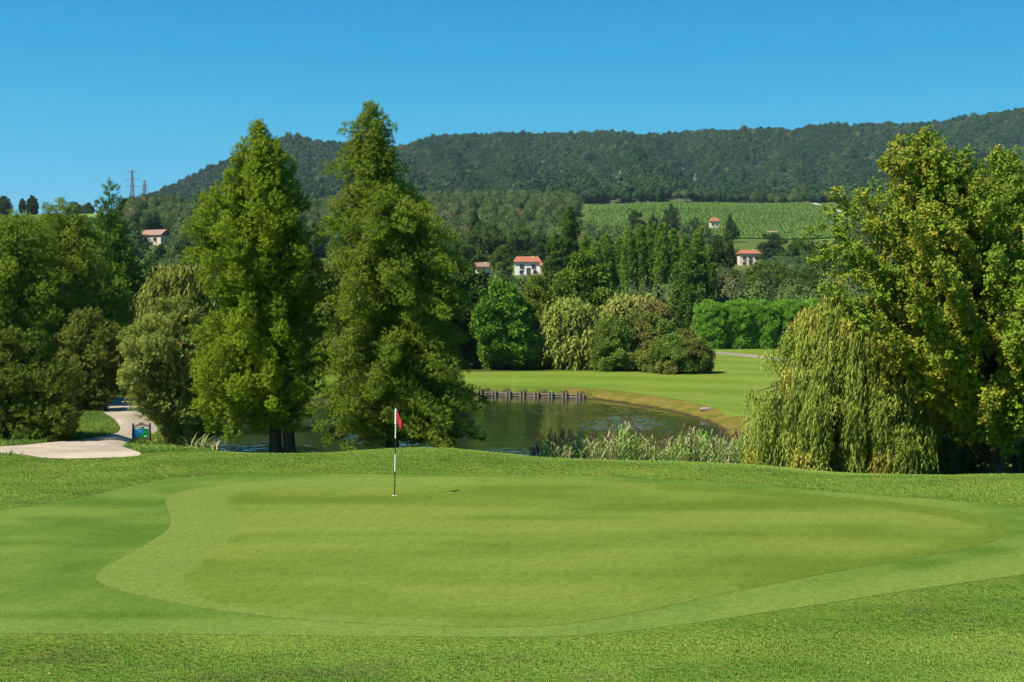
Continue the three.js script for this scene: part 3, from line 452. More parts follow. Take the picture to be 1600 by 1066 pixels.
// across the pond
tree({ name: 'maple', label: 'rounded bright green maple on the far bank beside the tall cypress', seed: 91, d: 119, base: 784, n: 85, clump: 1.15, per: 42, leaf: 'tuft', size: .75, trunk: .22, bole: 2, rise: .6, rows: [[448, 772, 796], [470, 756, 812], [500, 746, 824], [530, 744, 830], [555, 750, 828], [566, 765, 815]], color: pal([.075, .15, .018], [.12, .215, .028]) });
tree({ name: 'dark_maple', label: 'dark tree half hidden behind the tall cypress on the far bank', seed: 93, d: 124, base: 722, n: 95, clump: 1.3, per: 40, leaf: 'tuft', size: .8, trunk: .25, bole: 2, rows: [[415, 700, 735], [450, 672, 755], [490, 655, 765], [530, 650, 768], [560, 665, 760]], color: pal([.045, .085, .016], [.075, .12, .022]) });
tree({ name: 'swamp_cypress', label: 'olive pointed cypress between the round maple and the first willow', seed: 95, d: 122, base: 838, n: 70, clump: 1.0, per: 46, leaf: 'fine', size: .75, trunk: .2, bole: 1.5, rows: [[438, 832, 844], [465, 820, 858], [500, 812, 864], [540, 812, 866], [568, 820, 862]], color: pal([.12, .165, .022], [.165, .195, .035]) });
willow({ label: 'pale weeping willow left of the centre on the far bank', seed: 97, d: 121, base: 893, n: 120, per: 20, low: .3, hang: 4.2, spread: .9, wide: 4.2, trunk: .28, group: 'far bank willows', rows: [[462, 880, 905], [480, 856, 930], [510, 845, 942], [540, 842, 945], [568, 848, 940]], color: pal([.17, .23, .045], [.25, .29, .075]) });
tree({ name: 'oak', label: 'mid-green tree rising behind the two far willows', seed: 99, d: 138, base: 918, n: 90, clump: 1.35, per: 42, leaf: 'tuft', size: .85, trunk: .28, bole: 2, rows: [[402, 900, 925], [425, 880, 945], [460, 868, 962], [500, 865, 968], [540, 870, 965]], color: pal([.075, .13, .016], [.13, .185, .025]) });
willow({ label: 'sand-coloured weeping willow right of the centre on the far bank', seed: 101, d: 124, base: 985, n: 120, per: 20, low: .35, hang: 4.0, spread: .95, wide: 4.2, trunk: .28, group: 'far bank willows', rows: [[455, 968, 1000], [475, 950, 1025], [505, 942, 1040], [540, 940, 1045], [566, 945, 1040]], color: pal([.21, .25, .06], [.28, .30, .085]) });
tree({ name: 'tamarisk', warm: [1.36, 1.3, .8], label: 'brownish wispy shrub in front of the sand-coloured willow', cat: 'shrub', seed: 103, d: 117, base: 1018, n: 60, clump: 1.0, per: 48, leaf: 'fine', size: .7, trunk: .1, bole: .4, lift: .7, rows: [[482, 1000, 1035], [505, 978, 1052], [535, 965, 1060], [572, 962, 1058]], color: (h) => h > .6 ? [.16, .155, .07] : mixc([.12, .18, .045], [.17, .18, .06], h) });
tree({ name: 'green_shrub', label: 'plain green shrub between the two far willows', cat: 'shrub', seed: 105, d: 116, base: 958, n: 40, clump: .9, per: 46, leaf: 'fine', size: .65, trunk: .08, bole: .3, rows: [[500, 945, 972], [525, 935, 985], [572, 932, 988]], color: pal([.10, .15, .03], [.15, .2, .04]) });
tree({ name: 'round_bush', label: 'low rounded bush at the right end of the far tree line', cat: 'bush', seed: 107, d: 113, base: 1068, n: 75, clump: .8, per: 55, leaf: 'fine', size: .55, trunk: .06, bole: .2, lift: .5, rows: [[527, 1045, 1085], [538, 1026, 1104], [555, 1016, 1116], [577, 1018, 1116]], color: (h) => h > .75 ? [.16, .165, .045] : mixc([.105, .16, .03], [.15, .195, .045], h) });
for (const [px, top, w, s] of [[520, 425, 60, 1], [590, 440, 62, 2], [655, 430, 58, 3], [470, 460, 50, 4], [390, 440, 60, 5]]) tree({ name: 'bank_tree', label: ['', 'far bank tree seen through the gap between the two bald cypresses', 'dark far bank tree straight behind the tall cypress trunk', 'far bank tree behind the right flank of the tall cypress', 'far bank tree behind the twin trunks of the bright cypress', 'far bank tree behind the left flank of the bright cypress'][s], seed: 110 + s, d: 112 + 3 * s, base: px, n: 60, clump: 1.3, per: 38, leaf: 'tuft', size: .85, trunk: .22, bole: 2, group: 'trees behind the bald cypresses', rows: [[top, px - 12, px + 12], [top + 40, px - w * .8, px + w * .8], [top + 90, px - w, px + w], [572, px - w * .9, px + w * .9]], color: pal([.05, .09, .018], [.085, .13, .025]) });
// clipped hedge: five rounded heads grown together, each a bush that can be told from its bulge
{ const hp = [1112, 1150, 1190, 1230, 1268, 1305], ht = [477, 475, 474, 474, 474, 474];
  hp.forEach((px, i) => tree({ name: 'clipped_bush', label: ['round left end bush of the bright clipped hedge', 'second bush from the left end in the bright clipped hedge', 'third bush from the left end in the bright clipped hedge', 'fourth bush from the left end in the bright clipped hedge', 'hedge bush showing just left of the yellowing tree', 'hedge bush hidden mostly behind the yellowing tree'][i], cat: 'bush', seed: 121 + i, d: 166 + i * .7, base: px, n: 130, clump: .8, per: 40, leaf: 'fine', size: .5, gap: .8, lobes: .06, warm: [1.55, 1.35, 1.1], trunk: .1, bole: .4, lift: .4, fill: .8, group: 'bright clipped hedge by the fairway', rows: [[ht[i], px - 14, px + 14], [ht[i] + 7, px - 24, px + 24], [500, px - 28, px + 28], [530, px - 28, px + 28], [546, px - 25, px + 25]], color: pal([.085, .215, .022], [.125, .275, .032]) })); }
console.log('far bank', count);

// poplars
{ const L = [[866, 372, 0], [888, 326, 0], [915, 372, 1], [931, 382, 1], [948, 368, 1], [966, 374, 1], [983, 360, 1], [1000, 356, 1], [1018, 350, 1], [1034, 352, 1], [1050, 364, 1], [1068, 372, 1], [1090, 360, 1], [1108, 388, 1]];
  const ord = ['', '', 'first', 'second', 'third', 'fourth', 'fifth', 'sixth', 'seventh', 'eighth', 'ninth', 'tenth', 'eleventh', 'twelfth'];
  L.forEach(([px, top, k], i) => { const d = k ? 205 + (i % 3) * 7 : 214, w = k ? 11.5 : 16, bt = 515; tree({ name: 'poplar', label: k ? `${ord[i]} poplar from the left in the long row of upright poplars` : i ? 'tallest dark poplar, a broad column right of the white house' : 'shorter dark poplar hard against the white house', seed: 140 + i, d, base: px, n: 85, clump: .85, per: 42, leaf: 'tuft', size: .55, trunk: .22, bole: 2, lift: .9, rise: 1.2, stretch: [.72, 1.7], gap: .85, lobes: .12, warm: [1.38, 1.42, 1], group: 'row of upright poplars', rows: [[top, px - 4, px + 4], [top + 18, px - w * .8, px + w * .8], [top + 50, px - w, px + w], [470, px - w * 1.05, px + w * 1.05], [bt, px - w * .8, px + w * .8]], color: k ? pal([.085, .15, .022], [.145, .215, .034]) : pal([.055, .10, .02], [.09, .14, .026]) }); }); }
tree({ name: 'big_poplar', label: 'big leafy poplar ending the row just left of the clipped hedge', seed: 160, d: 186, base: 1082, n: 120, clump: 1.3, per: 44, leaf: 'tuft', size: .85, trunk: .3, bole: 2, lift: .8, stretch: [.85, 1.25], rows: [[398, 1068, 1092], [425, 1058, 1106], [460, 1052, 1112], [500, 1055, 1110], [530, 1068, 1098]], color: pal([.065, .12, .02], [.10, .16, .028]) });
console.log('poplars', count);

// ---------------------------------------------------------------- slopes behind: single trees, woodland, vineyard, houses
// first depth beyond dmin at which the ground shows at this pixel
function depthAt(px, py, dmin) { for (let d = dmin; d < 1200; d += .5) { const p = at(px, py, d); if (p.y <= G(p.x, d)) return d; } return 1200; }
const MID = [ // px, top py, bottom py, half width px, depth, kind, colours, name, label
  [785, 388, 436, 17, 325, 'tuft', [[.075, .125, .02], [.12, .17, .03]], 'walnut_tree', 'rounded tree standing between the two white houses'],
  [760, 352, 412, 32, 400, 'tuft', [[.05, .095, .02], [.09, .135, .028]], 'oak', 'broad oak above the small white house'],
  [812, 358, 404, 30, 395, 'tuft', [[.055, .10, .02], [.095, .14, .028]], 'oak', 'broad oak above the red-roofed white house'],
  [846, 368, 420, 18, 390, 'tuft', [[.045, .085, .02], [.075, .115, .025]], 'oak', 'dark oak behind the right gable of the red-roofed house'],
  [712, 372, 440, 26, 300, 'tuft', [[.055, .105, .02], [.10, .15, .03]], 'ash_tree', 'green tree left of the small white house'],
  [800, 441, 475, 34, 235, 'tuft', [[.06, .10, .028], [.10, .14, .04]], 'ash_tree', 'grey-green tree below the red-roofed white house'],
  [755, 444, 474, 26, 250, 'tuft', [[.07, .12, .03], [.11, .16, .04]], 'ash_tree', 'low tree below the small white house'],
  [742, 330, 372, 8, 470, 'tuft', [[.04, .08, .02], [.06, .10, .022]], 'cypress_tree', 'slim dark cypress left of the small upper vineyard'],
  [1048, 320, 372, 17, 480, 'fine', [[.035, .07, .03], [.055, .095, .035]], 'fir_tree', 'blue-green fir standing against the vineyard above the poplars'],
  [1020, 335, 375, 12, 470, 'fine', [[.035, .07, .03], [.055, .09, .035]], 'fir_tree', 'smaller fir left of the blue-green fir'],
  [992, 332, 372, 16, 500, 'tuft', [[.04, .07, .028], [.07, .10, .035]], 'oak', 'dark round tree at the left end of the vineyard'],
  [1085, 340, 375, 13, 470, 'fine', [[.04, .075, .03], [.06, .10, .035]], 'fir_tree', 'fir just left of the little red-roofed tower house'],
  [1140, 335, 372, 11, 500, 'fine', [[.035, .07, .03], [.055, .09, .032]], 'fir_tree', 'fir just right of the little red-roofed tower house'],
  [1136, 362, 420, 11, 330, 'tuft', [[.06, .105, .022], [.10, .145, .03]], 'lone_poplar', 'single poplar left of the terracotta villa'],
  [1122, 372, 470, 16, 300, 'tuft', [[.05, .085, .022], [.085, .12, .03]], 'oak', 'dark tree behind the last poplar of the row'],
  [1207, 366, 432, 25, 365, 'fine', [[.03, .055, .022], [.05, .08, .028]], 'cedar', 'dark spreading cedar right of the terracotta villa'],
  [1250, 380, 460, 34, 330, 'tuft', [[.055, .10, .022], [.09, .135, .03]], 'oak', 'broad green tree right of the dark cedar'],
  [1140, 425, 485, 22, 235, 'tuft', [[.06, .095, .028], [.10, .13, .04]], 'ash_tree', 'dull green tree below the terracotta villa on the left'],
  [1195, 414, 480, 42, 225, 'fine', [[.085, .125, .028], [.125, .16, .045]], 'hornbeam', 'wide domed olive tree above the clipped hedge'],
  [1268, 425, 485, 36, 228, 'tuft', [[.055, .095, .022], [.09, .13, .03]], 'hornbeam', 'darker domed tree right of the wide olive tree'],
  [1310, 395, 485, 36, 260, 'tuft', [[.05, .09, .022], [.085, .125, .03]], 'oak', 'tree behind the left boughs of the yellowing tree'],
  [8, 308, 340, 11, 640, 'tuft', [[.04, .07, .03], [.065, .095, .035]], 'ridge_tree', 'dark tree on the low left skyline at the picture edge'],
  [53, 308, 334, 8, 650, 'tuft', [[.04, .07, .028], [.065, .095, .035]], 'ridge_tree', 'round solitary tree on the low left skyline'],
  [36, 312, 332, 4, 655, 'tuft', [[.045, .075, .03], [.07, .10, .035]], 'ridge_tree', 'thin little tree beside the round skyline tree'],
  [118, 318, 338, 12, 650, 'tuft', [[.045, .08, .03], [.07, .105, .035]], 'ridge_tree', 'first bushy skyline tree left of the pointed cypress'],
  [140, 320, 338, 11, 645, 'tuft', [[.045, .08, .03], [.07, .105, .035]], 'ridge_tree', 'second bushy skyline tree nearest the pointed cypress'],
  [196, 312, 336, 10, 660, 'tuft', [[.04, .07, .028], [.065, .095, .035]], 'ridge_tree', 'skyline tree right of the pointed cypress under the pylon'],
  [196, 378, 420, 16, 300, 'tuft', [[.045, .08, .022], [.075, .115, .028]], 'oak', 'dark tree left below the half-hidden hillside house'],
  [228, 384, 425, 8, 310, 'tuft', [[.05, .09, .022], [.08, .12, .03]], 'cypress_tree', 'slim cypress below the half-hidden hillside house'],
  [252, 386, 425, 8, 305, 'tuft', [[.05, .09, .024], [.08, .12, .03]], 'cypress_tree', 'slim cypress below the right end of the hillside house'],
  [290, 378, 425, 18, 300, 'tuft', [[.045, .08, .025], [.08, .115, .03]], 'oak', 'dark tree right below the half-hidden hillside house'],
];
MID.forEach(([px, top, bot, w, d, leaf, c, name, label], i) => { const k = d / F, cedar = name === 'cedar', slim = /cypress|fir|poplar/.test(name), hgt = bot - top;
  tree({ name, label, seed: 200 + i, d, base: px, n: slim ? 34 : 46, clump: Math.max(.6, w * k * (slim ? .5 : .42)), per: 34, leaf, size: Math.max(.8, w * k * .2), trunk: .25, bole: .8, lift: slim ? .8 : .3, stretch: cedar ? [1.3, .4] : slim ? [.8, 1.2] : [1, .85], every: 2,
    rows: slim ? [[top, px - 1.5, px + 1.5], [top + hgt * .35, px - w * .65, px + w * .65], [top + hgt * .8, px - w, px + w], [bot, px - w * .8, px + w * .8]] : [[top, px - w * .3, px + w * .3], [top + hgt * .2, px - w * .8, px + w * .8], [top + hgt * .55, px - w, px + w], [bot, px - w * .85, px + w * .85]], color: pal(...c) }); });
console.log('mid trees', count);

const VINES = [[912, 590], [1000, 545], [1150, 520], [1320, 520], [1320, 700], [1288, 800], [1262, 885], [1150, 890], [1000, 885], [918, 870]].map(p => xd(...p)), VINES2 = [[752, 640], [815, 640], [812, 745], [752, 740]].map(p => xd(...p)), VINES3 = [[112, 560], [160, 560], [165, 640], [112, 640]].map(p => xd(...p));
const TRACK = [[905, 893], [1050, 895], [1200, 896], [1265, 892], [1310, 760], [1316, 762], [1272, 900], [1200, 905], [1050, 904], [905, 902]].map(p => xd(...p));
const field = matt(0xffffff, { vertexColors: true, roughness: 1 });
const vineC = (x, d) => { const n = fbm(x * .05, d * .05, 3, 131), m = fbm(x * .02, d * .3, 3, 137); return mixc(mixc([.12, .20, .042], [.165, .245, .055], n), [.24, .21, .10], .55 * smooth(.56, .75, m)); };
struct('vineyard_field', drape(VINES, .05, vineC), field, 'terraced vineyard slope below the wooded ridge', 'field');
struct('upper_field', drape(VINES2, .05, vineC), field, 'small green field above the white houses', 'field');
struct('left_field', drape(VINES3, .05, vineC), field, 'green meadow strip under the low left skyline', 'field');
struct('farm_track', drape(TRACK, .09, () => [.40, .36, .26]), field, 'pale farm track along the top of the vineyard', 'track');
{ const r = rngOf(301), m = [], c = [], g = crownBall(5, 1, 40, .5);
  for (const poly of [VINES, VINES2]) for (let d = 525; d < 885; d += 7 + 4 * noise(d * .05, 4, 2)) for (let x = -40 + 3 * r(); x < 260; x += 1.7) { const dd = d + 9 * (fbm(x * .012, d * .01, 2, 8) - .5) + .4 * (r() - .5); if (!inside(poly, x, dd)) continue; const s = .75 + .5 * r(); const xx = x + 1.2 * (r() - .5); m.push(place(V(xx, G(xx, dd) + .7, -dd), spin(r() < .5 ? 0 : .5), V(2.0, .85 * s, .75 * s))); c.push(rgb(.095 + .03 * r(), .165 + .03 * r(), .036)); }
  const o = instanced('vine_rows', g, farLeaf, m, c); tag(o, 'rows of vines along the terraces of the vineyard', 'vines'); }
{ // woodland on the slopes, kept below the houses and the vineyard as in the photograph
  const r = rngOf(311), sets = [0, 1, 2].map(() => ({ m: [], c: [] })), SIL = [[-200, 342], [60, 345], [170, 338], [205, 336], [214, 384], [272, 384], [284, 330], [478, 330], [484, 430], [522, 430], [528, 330], [640, 330], [722, 348], [727, 438], [778, 438], [782, 400], [788, 400], [790, 433], [864, 433], [874, 350], [915, 352], [985, 352], [1100, 366], [1138, 420], [1200, 420], [1206, 396], [1290, 385], [1340, 350], [1700, 345]];
  const ball = [4, 6, 8].map(s => crownBall(s, 2, 1800, .10));
  for (let n = 0, t = 0; n < 10500 && t < 120000; t++) {
    const d = lerp(188, 930, Math.pow(r(), 1.0)), u = lerp(-120, 1720, r()), x = (u - 800) / F * d; if ([VINES, VINES2, VINES3].some(p => inside(p, x, d) || (edgeDist(p, x, d) < 6)) || (u > 905 && u < 1330 && d > 515 && d < 900)) continue;
    const s = (2.2 + 2.4 * r()) * (d < 300 ? .8 : 1), tall = 1 + .5 * r(), y = G(x, d), topPy = 490 - (y + s * tall * 1.7 - EYE) / d * F; if (topPy < table(SIL, u)[0] + 2 && d < (u > 1090 && u < 1210 ? 395 : u > 900 ? 510 : u < 300 ? 520 : 415)) continue; if (u < 200 && topPy < 333) continue; if (u > 1098 && u < 1300 && d < 520 && topPy < (u < 1136 ? 368 : 384)) continue;
    const nn = fbm(x * .02, d * .02, 3, 145), k = r(); let c = mixc([.042, .078, .022], [.085, .125, .032], clamp(nn * 1.4 - .2 + .4 * (k - .5))); if (k > .88) c = mixc(c, [.12, .11, .05], .6);
    const q = sets[n % 3]; q.m.push(place(V(x, y + s * tall * .7, -d), spin(r()), V(s, s * tall, s))); q.c.push(rgb(...c)); n++;
  }
  const f = new THREE.Group(); f.name = 'valley_woodland'; f.userData.kind = 'stuff'; tag(f, 'mixed woodland filling the slopes round the houses', 'woodland'); scene.add(f);
  sets.forEach((q, i) => { instanced('tree_heads', ball[i], farLeaf, q.m, q.c, f); });
}
console.log('woodland');

// houses
const plaster = std(rgb(.82, .80, .76)), cream = std(rgb(.62, .52, .40)), tiles = std(rgb(.31, .105, .05)), paleTiles = std(rgb(.26, .15, .10)), glass = std(rgb(.03, .03, .035), { roughness: .25 }), shutter = std(rgb(.10, .05, .035)), stone = std(rgb(.40, .33, .26));
function prismRoof(w, d, h, over, hip = 0) { const a = w / 2 + over, b = d / 2 + over, t = .18, P = (x, y, z) => V(x, y, z), r = a - hip; const L = [], quad = (p, q, s, u) => L.push(p, q, s, p, s, u);
  for (const [dy, f] of [[0, 0], [t, 1]]) { const A = P(-a, dy, b), B = P(a, dy, b), C = P(a, dy, -b), D = P(-a, dy, -b), R = P(r, h + dy, 0), S = P(-r, h + dy, 0); quad(A, B, R, S); quad(C, D, S, R); L.push(B, C, R, D, A, S); }
  const q = [P(-a, 0, b), P(a, 0, b), P(a, 0, -b), P(-a, 0, -b)]; for (let k = 0; k < 4; k++) { const m = q[k], n = q[(k + 1) % 4]; quad(m, n, n.clone().setY(t), m.clone().setY(t)); } return fromTris(L); }
function house(name, label, px, py, dmin, wPx, hPx, o = {}) {
  const d = depthAt(px, py, dmin), k = d / F, p = at(px, py, d), w = wPx * k, h = hPx * k, dep = o.dep || w * .7, g = thing(name, label, 'house', [p.x, p.y - .3, -d - dep / 2]); g.rotation.y = o.turn || 0;
  mesh('wall', box(w, h + .3, dep, 0, (h + .3) / 2, 0), o.wall || plaster, g);
  const roof = mesh('roof', prismRoof(w, dep, o.rise || w * .16, .45, o.hip || 0).translate(0, h + .3, 0), o.roof || tiles, g);
  if (o.chimney !== 0) mesh('chimney', box(.6, 1.3, .6, w * .22, h + .3 + (o.rise || w * .16) * .75, 0), o.wall || plaster, roof);
  for (const [fx, fy, ww, hh] of o.win || []) { const x = fx * w, y = fy * h + .3, win = mesh('window', box(ww, hh, .12, x, y, dep / 2 + .02), glass, g); for (const s of [-1, 1]) mesh('shutter', box(ww * .5, hh * 1.05, .1, x + s * ww * .76, y, dep / 2 + .09), shutter, win); mesh('sill', box(ww * 1.2, .12, .3, x, y - hh / 2 - .1, dep / 2 + .12), o.wall || plaster, win); }
  if (o.door) mesh('door', box(1.1, 2.1, .12, o.door * w, 1.35, dep / 2 + .03), shutter, g);
  return g;
}
house('white_house', 'white two-storey house with orange tiled roof beside the poplars', 824, 430, 330, 40, 20, { rise: 1.6, hip: 1, win: [[-.22, .66, .55, 1.2], [.24, .66, .55, 1.2], [-.24, .22, .5, 1], [.3, .22, .5, 1]], door: .04 });
house('lean_to', 'low brick lean-to joined to the right of the white two-storey house', 853, 431, 330, 15, 15, { wall: stone, rise: .9, chimney: 0, dep: 3, win: [[0, .6, 1.2, 1]] });
house('small_white_house', 'small white house with a brownish roof left of the rounded tree', 754, 435, 330, 22, 17, { roof: paleTiles, rise: 1.2, turn: .3, win: [[-.15, .65, .7, 1], [.2, .25, .9, 1.5]] });
house('villa', 'terracotta-roofed villa of pale stone beside the dark cedar', 1172, 415, 340, 32, 18, { wall: cream, rise: 1.3, hip: 1.2, win: [[-.28, .66, .5, .9], [.02, .66, .5, .9], [.3, .66, .5, .9], [-.28, .18, .5, .9], [.3, .18, .5, .9]], door: .03 });
house('tower_house', 'little tower house with an orange roof on the vineyard slope', 1117, 361, 430, 14, 15, { wall: cream, rise: 1.8, hip: 1.5, dep: 4, win: [[-.2, .7, .6, 1], [.22, .7, .6, 1]] });
house('field_hut', 'small sandy field hut among the vineyard terraces', 1207, 368, 480, 13, 4.5, { wall: cream, roof: paleTiles, rise: .7, chimney: 0, dep: 3, win: [[0, .5, .6, .6]] });
house('hillside_house', 'half-hidden pale house with a sloping brown roof left of the bright cypress', 240, 383, 330, 36, 15, { wall: cream, roof: paleTiles, rise: 2, turn: -.35, win: [[-.25, .6, .7, 1.1], [.2, .6, .7, 1.1]] });
house('far_barn', 'low grey barn glimpsed between the two bald cypresses', 503, 430, 250, 34, 9, { wall: stone, roof: paleTiles, rise: .8, chimney: 0, dep: 5, win: [[-.2, .5, .8, .8], [.25, .5, .8, .8]] });
// lattice pylons on the hill shoulder
function pylon(label, p, h) {
  const g = thing('pylon', label, 'pylon', [p.x, p.y - 1, p.z], 'power line pylons on the skyline'), m = std(rgb(.20, .22, .25), { metalness: .3, roughness: .6 }), bar = (a, b, r = .26) => tube([a, b], [r, r], 4), L = [], c = (t, sx, sz) => V(sx * lerp(3.2, .6, t), h * t, sz * lerp(3.2, .6, t));
  for (const [sx, sz] of [[-1, -1], [1, -1], [-1, 1], [1, 1]]) L.push(bar(c(0, sx, sz), c(1, sx, sz), .38));
  for (let k = 0; k < 9; k++) { const a = k / 9, b = (k + 1) / 9; for (const s of [-1, 1]) { L.push(bar(c(a, -1, s), c(b, 1, s)), bar(c(a, 1, s), c(b, -1, s)), bar(c(a, s, -1), c(b, s, 1)), bar(c(b, -1, s), c(b, 1, s))); } }
  mesh('tower', mergeGeometries(L), m, g);
  for (const t of [.58, .76, .95]) { const y = h * t, w = h * (t > .9 ? .13 : .19), a = []; for (const s of [-1, 1]) { a.push(bar(V(s * .6, y, 0), V(s * w, y, 0), .36), bar(V(s * .6, y + 2, 0), V(s * w, y, 0)), bar(V(s * w, y, 0), V(s * w, y - 2.5, 0), .16)); } mesh('crossarm', mergeGeometries(a), m, g); }
}
pylon('tall lattice pylon on the hill shoulder against the sky', hillAt(208, .9), 58);
pylon('smaller lattice pylon farther off beside the wooded slope', hillAt(227, .98), 34);

// ---------------------------------------------------------------- flagstick, sign, edging, rock
{
  const [x, d] = onGround(616.5, 775), g = thing('flagstick', 'golf flagstick with banded pole and limp red flag on the green', 'flagstick', [x, G(x, d) + .009, -d]); g.rotation.z = -.018;
  const k = d / F, white = std(rgb(.82, .82, .80), { roughness: .45 }), black = std(rgb(.018, .018, .018), { roughness: .45 }), y = py => (775 - py) * k;
  for (const [a, b, m] of [[775, 737, black], [737, 710, white], [710, 685, black], [685, 640, white]]) mesh('pole_band', new THREE.CylinderGeometry(.0145, .0155, y(b) - y(a), 12).translate(0, (y(a) + y(b)) / 2, 0), m, g);
  mesh('cap', new THREE.SphereGeometry(.02, 12, 8).translate(0, y(640), 0), white, g);
  const cup = mesh('cup_rim', new THREE.TorusGeometry(.054, .006, 6, 24).rotateX(Math.PI / 2).translate(0, .002, 0), white, g); cup.userData.label = 'white rim of the hole';
  const sl = mesh('flag_sleeve', new THREE.CylinderGeometry(.026, .028, .34, 12).translate(0, y(641) - .18, 0), white, g), marks = [];
  for (const t of [.06, .13, .2, .27]) marks.push(box(.02, .03, .012, .012, y(641) - t, .024)); mesh('sleeve_mark', mergeGeometries(marks), black, sl);
  // limp cloth: the fly corner falls down and away from the pole, in folds
  const nu = 18, nv = 14, pos = [], idx = []; for (let j = 0; j <= nv; j++) for (let i = 0; i <= nu; i++) { const u = i / nu, v = j / nv, fold = Math.sin(u * 9 + v * 2) * .028 * u; pos.push(.02 + u * .15 * (1 - .25 * v) + .05 * u * v, y(641) - .01 - v * .3 - .3 * Math.pow(u, 1.15) * (1 - .25 * v) + .02 * Math.sin(u * 7), .02 + fold + .06 * u); } for (let j = 0; j < nv; j++) for (let i = 0; i < nu; i++) { const a = j * (nu + 1) + i, b = a + nu + 1; idx.push(a, b, a + 1, a + 1, b, b + 1); }
  const f = new THREE.BufferGeometry(); f.setAttribute('position', new THREE.Float32BufferAttribute(pos, 3)); f.setIndex(idx); f.computeVertexNormals();
  mesh('flag', f, new THREE.MeshPhysicalMaterial({ color: rgb(.46, .012, .022), roughness: .8, sheen: .3, side: THREE.DoubleSide }), g).userData.label = 'limp red flag';
}
{
  const [x, d] = onGround(221, 690.5), k = d / F, g = thing('course_sign', 'blue and green hole map sign in a brown timber frame by the path', 'sign', [x, G(x, d) - .02, -d]); g.rotation.y = .12;
  const wood = std(rgb(.16, .06, .03), { map: barkTex }), w = 28 * k, h = 31 * k, pale = std(rgb(.42, .30, .2), { map: barkTex });
  for (const s of [-1, 1]) mesh('post', new THREE.CylinderGeometry(.04, .045, h * .96, 10).translate(s * w * .46, h * .48, 0), wood, g);
  const sh = new THREE.Shape(); sh.moveTo(-w * .42, h * .80); sh.lineTo(-w * .42, h * .86); sh.quadraticCurveTo(-w * .2, h * .9, -w * .12, h * .97); sh.quadraticCurveTo(0, h * 1.04, w * .12, h * .97); sh.quadraticCurveTo(w * .2, h * .9, w * .42, h * .86); sh.lineTo(w * .42, h * .8); sh.quadraticCurveTo(0, h * .9, -w * .42, h * .8);
  mesh('arched_header', new THREE.ExtrudeGeometry(sh, { depth: .05, bevelEnabled: true, bevelSize: .006, bevelThickness: .006, bevelSegments: 1 }).translate(0, 0, -.025), pale, g);
  mesh('rail', box(w * .86, .05, .04, 0, h * .16, 0), wood, g);
  const cv = document.createElement('canvas'); cv.width = 256; cv.height = 224; const c = cv.getContext('2d');
  c.fillStyle = '#1478c8'; c.fillRect(0, 0, 256, 224); c.fillStyle = '#06843f'; c.fillRect(150, 0, 106, 224); c.fillStyle = '#0a7d5a'; c.beginPath(); c.moveTo(60, 224); c.lineTo(70, 150); c.lineTo(120, 110); c.lineTo(150, 150); c.lineTo(150, 224); c.fill(); c.fillStyle = '#2f9be0'; c.fillRect(10, 50, 60, 120);
  c.fillStyle = '#e9f4f2'; c.fillRect(0, 0, 256, 34); c.fillStyle = '#8ecb5a'; c.fillRect(50, 8, 70, 22); c.fillStyle = '#0b6b35'; c.fillRect(122, 2, 40, 30); c.fillStyle = '#08324a'; c.fillRect(162, 4, 18, 28); c.fillStyle = '#f3f7e6'; c.fillRect(172, 180, 46, 18); c.strokeStyle = '#bfe6ff'; c.lineWidth = 5; c.beginPath(); c.moveTo(36, 60); c.quadraticCurveTo(90, 60, 110, 90); c.lineTo(140, 120); c.stroke();
  const t = new THREE.CanvasTexture(cv); t.colorSpace = THREE.SRGBColorSpace;
  mesh('panel_back', box(w * .84, h * .58, .03, 0, h * .50, -.005), wood, g);
  mesh('map_panel', new THREE.PlaneGeometry(w * .82, h * .56).translate(0, h * .50, .0125), std(0xffffff, { map: t, roughness: .4 }), g);
}
{ // old timber edging along the far bank of the pond
  const g = thing('timber_edging', 'weathered timber edging along the far bank of the pond', 'edging'), r = rngOf(401), tones = [[.24, .19, .15], [.32, .26, .21], [.19, .15, .12], [.38, .32, .27]].map(c => std(rgb(...c), { map: barkTex, bumpMap: barkTex, bumpScale: .01 }));
  const pts = []; for (let px = 748; px <= 914; px += 1) { let d = 86; for (; d < 96; d += .05) if (signed(POND, (px - 800) / F * d, d) > -.05) break; pts.push(V((px - 800) / F * (d - .1), 0, -d + .1)); }
  const log = new THREE.CylinderGeometry(.085, .09, 1, 8).rotateZ(Math.PI / 2), stake = new THREE.CylinderGeometry(.085, .095, 1, 8);
  for (let k = 0; k + 26 < pts.length + 20; k += 22) { const a = pts[k], b = pts[Math.min(pts.length - 1, k + 22)]; if (!b || a === b) continue; const L = a.distanceTo(b), ang = Math.atan2(-(b.z - a.z), b.x - a.x); for (let row = 0; row < 2; row++) { const m = mesh('log', log, tones[Math.floor(r() * 3)], g); m.position.copy(a).lerp(b, .5); m.position.y = WATER + .05 + row * .155 + .02 * (r() - .5); m.position.z += .03 * (r() - .5); m.scale.set(L * .99, 1, 1); m.rotation.set(0, ang, .008 * (r() - .5)); }
    for (const off of [0, .24]) { const m = mesh('stake', stake, tones[off ? 3 : 1], g); m.position.copy(a).lerp(b, off / L); m.position.z += .17; m.position.y = WATER - .14 + .05 * r(); m.scale.y = 1.0 + .08 * r(); m.rotation.z = .06 * (r() - .5); } }
}
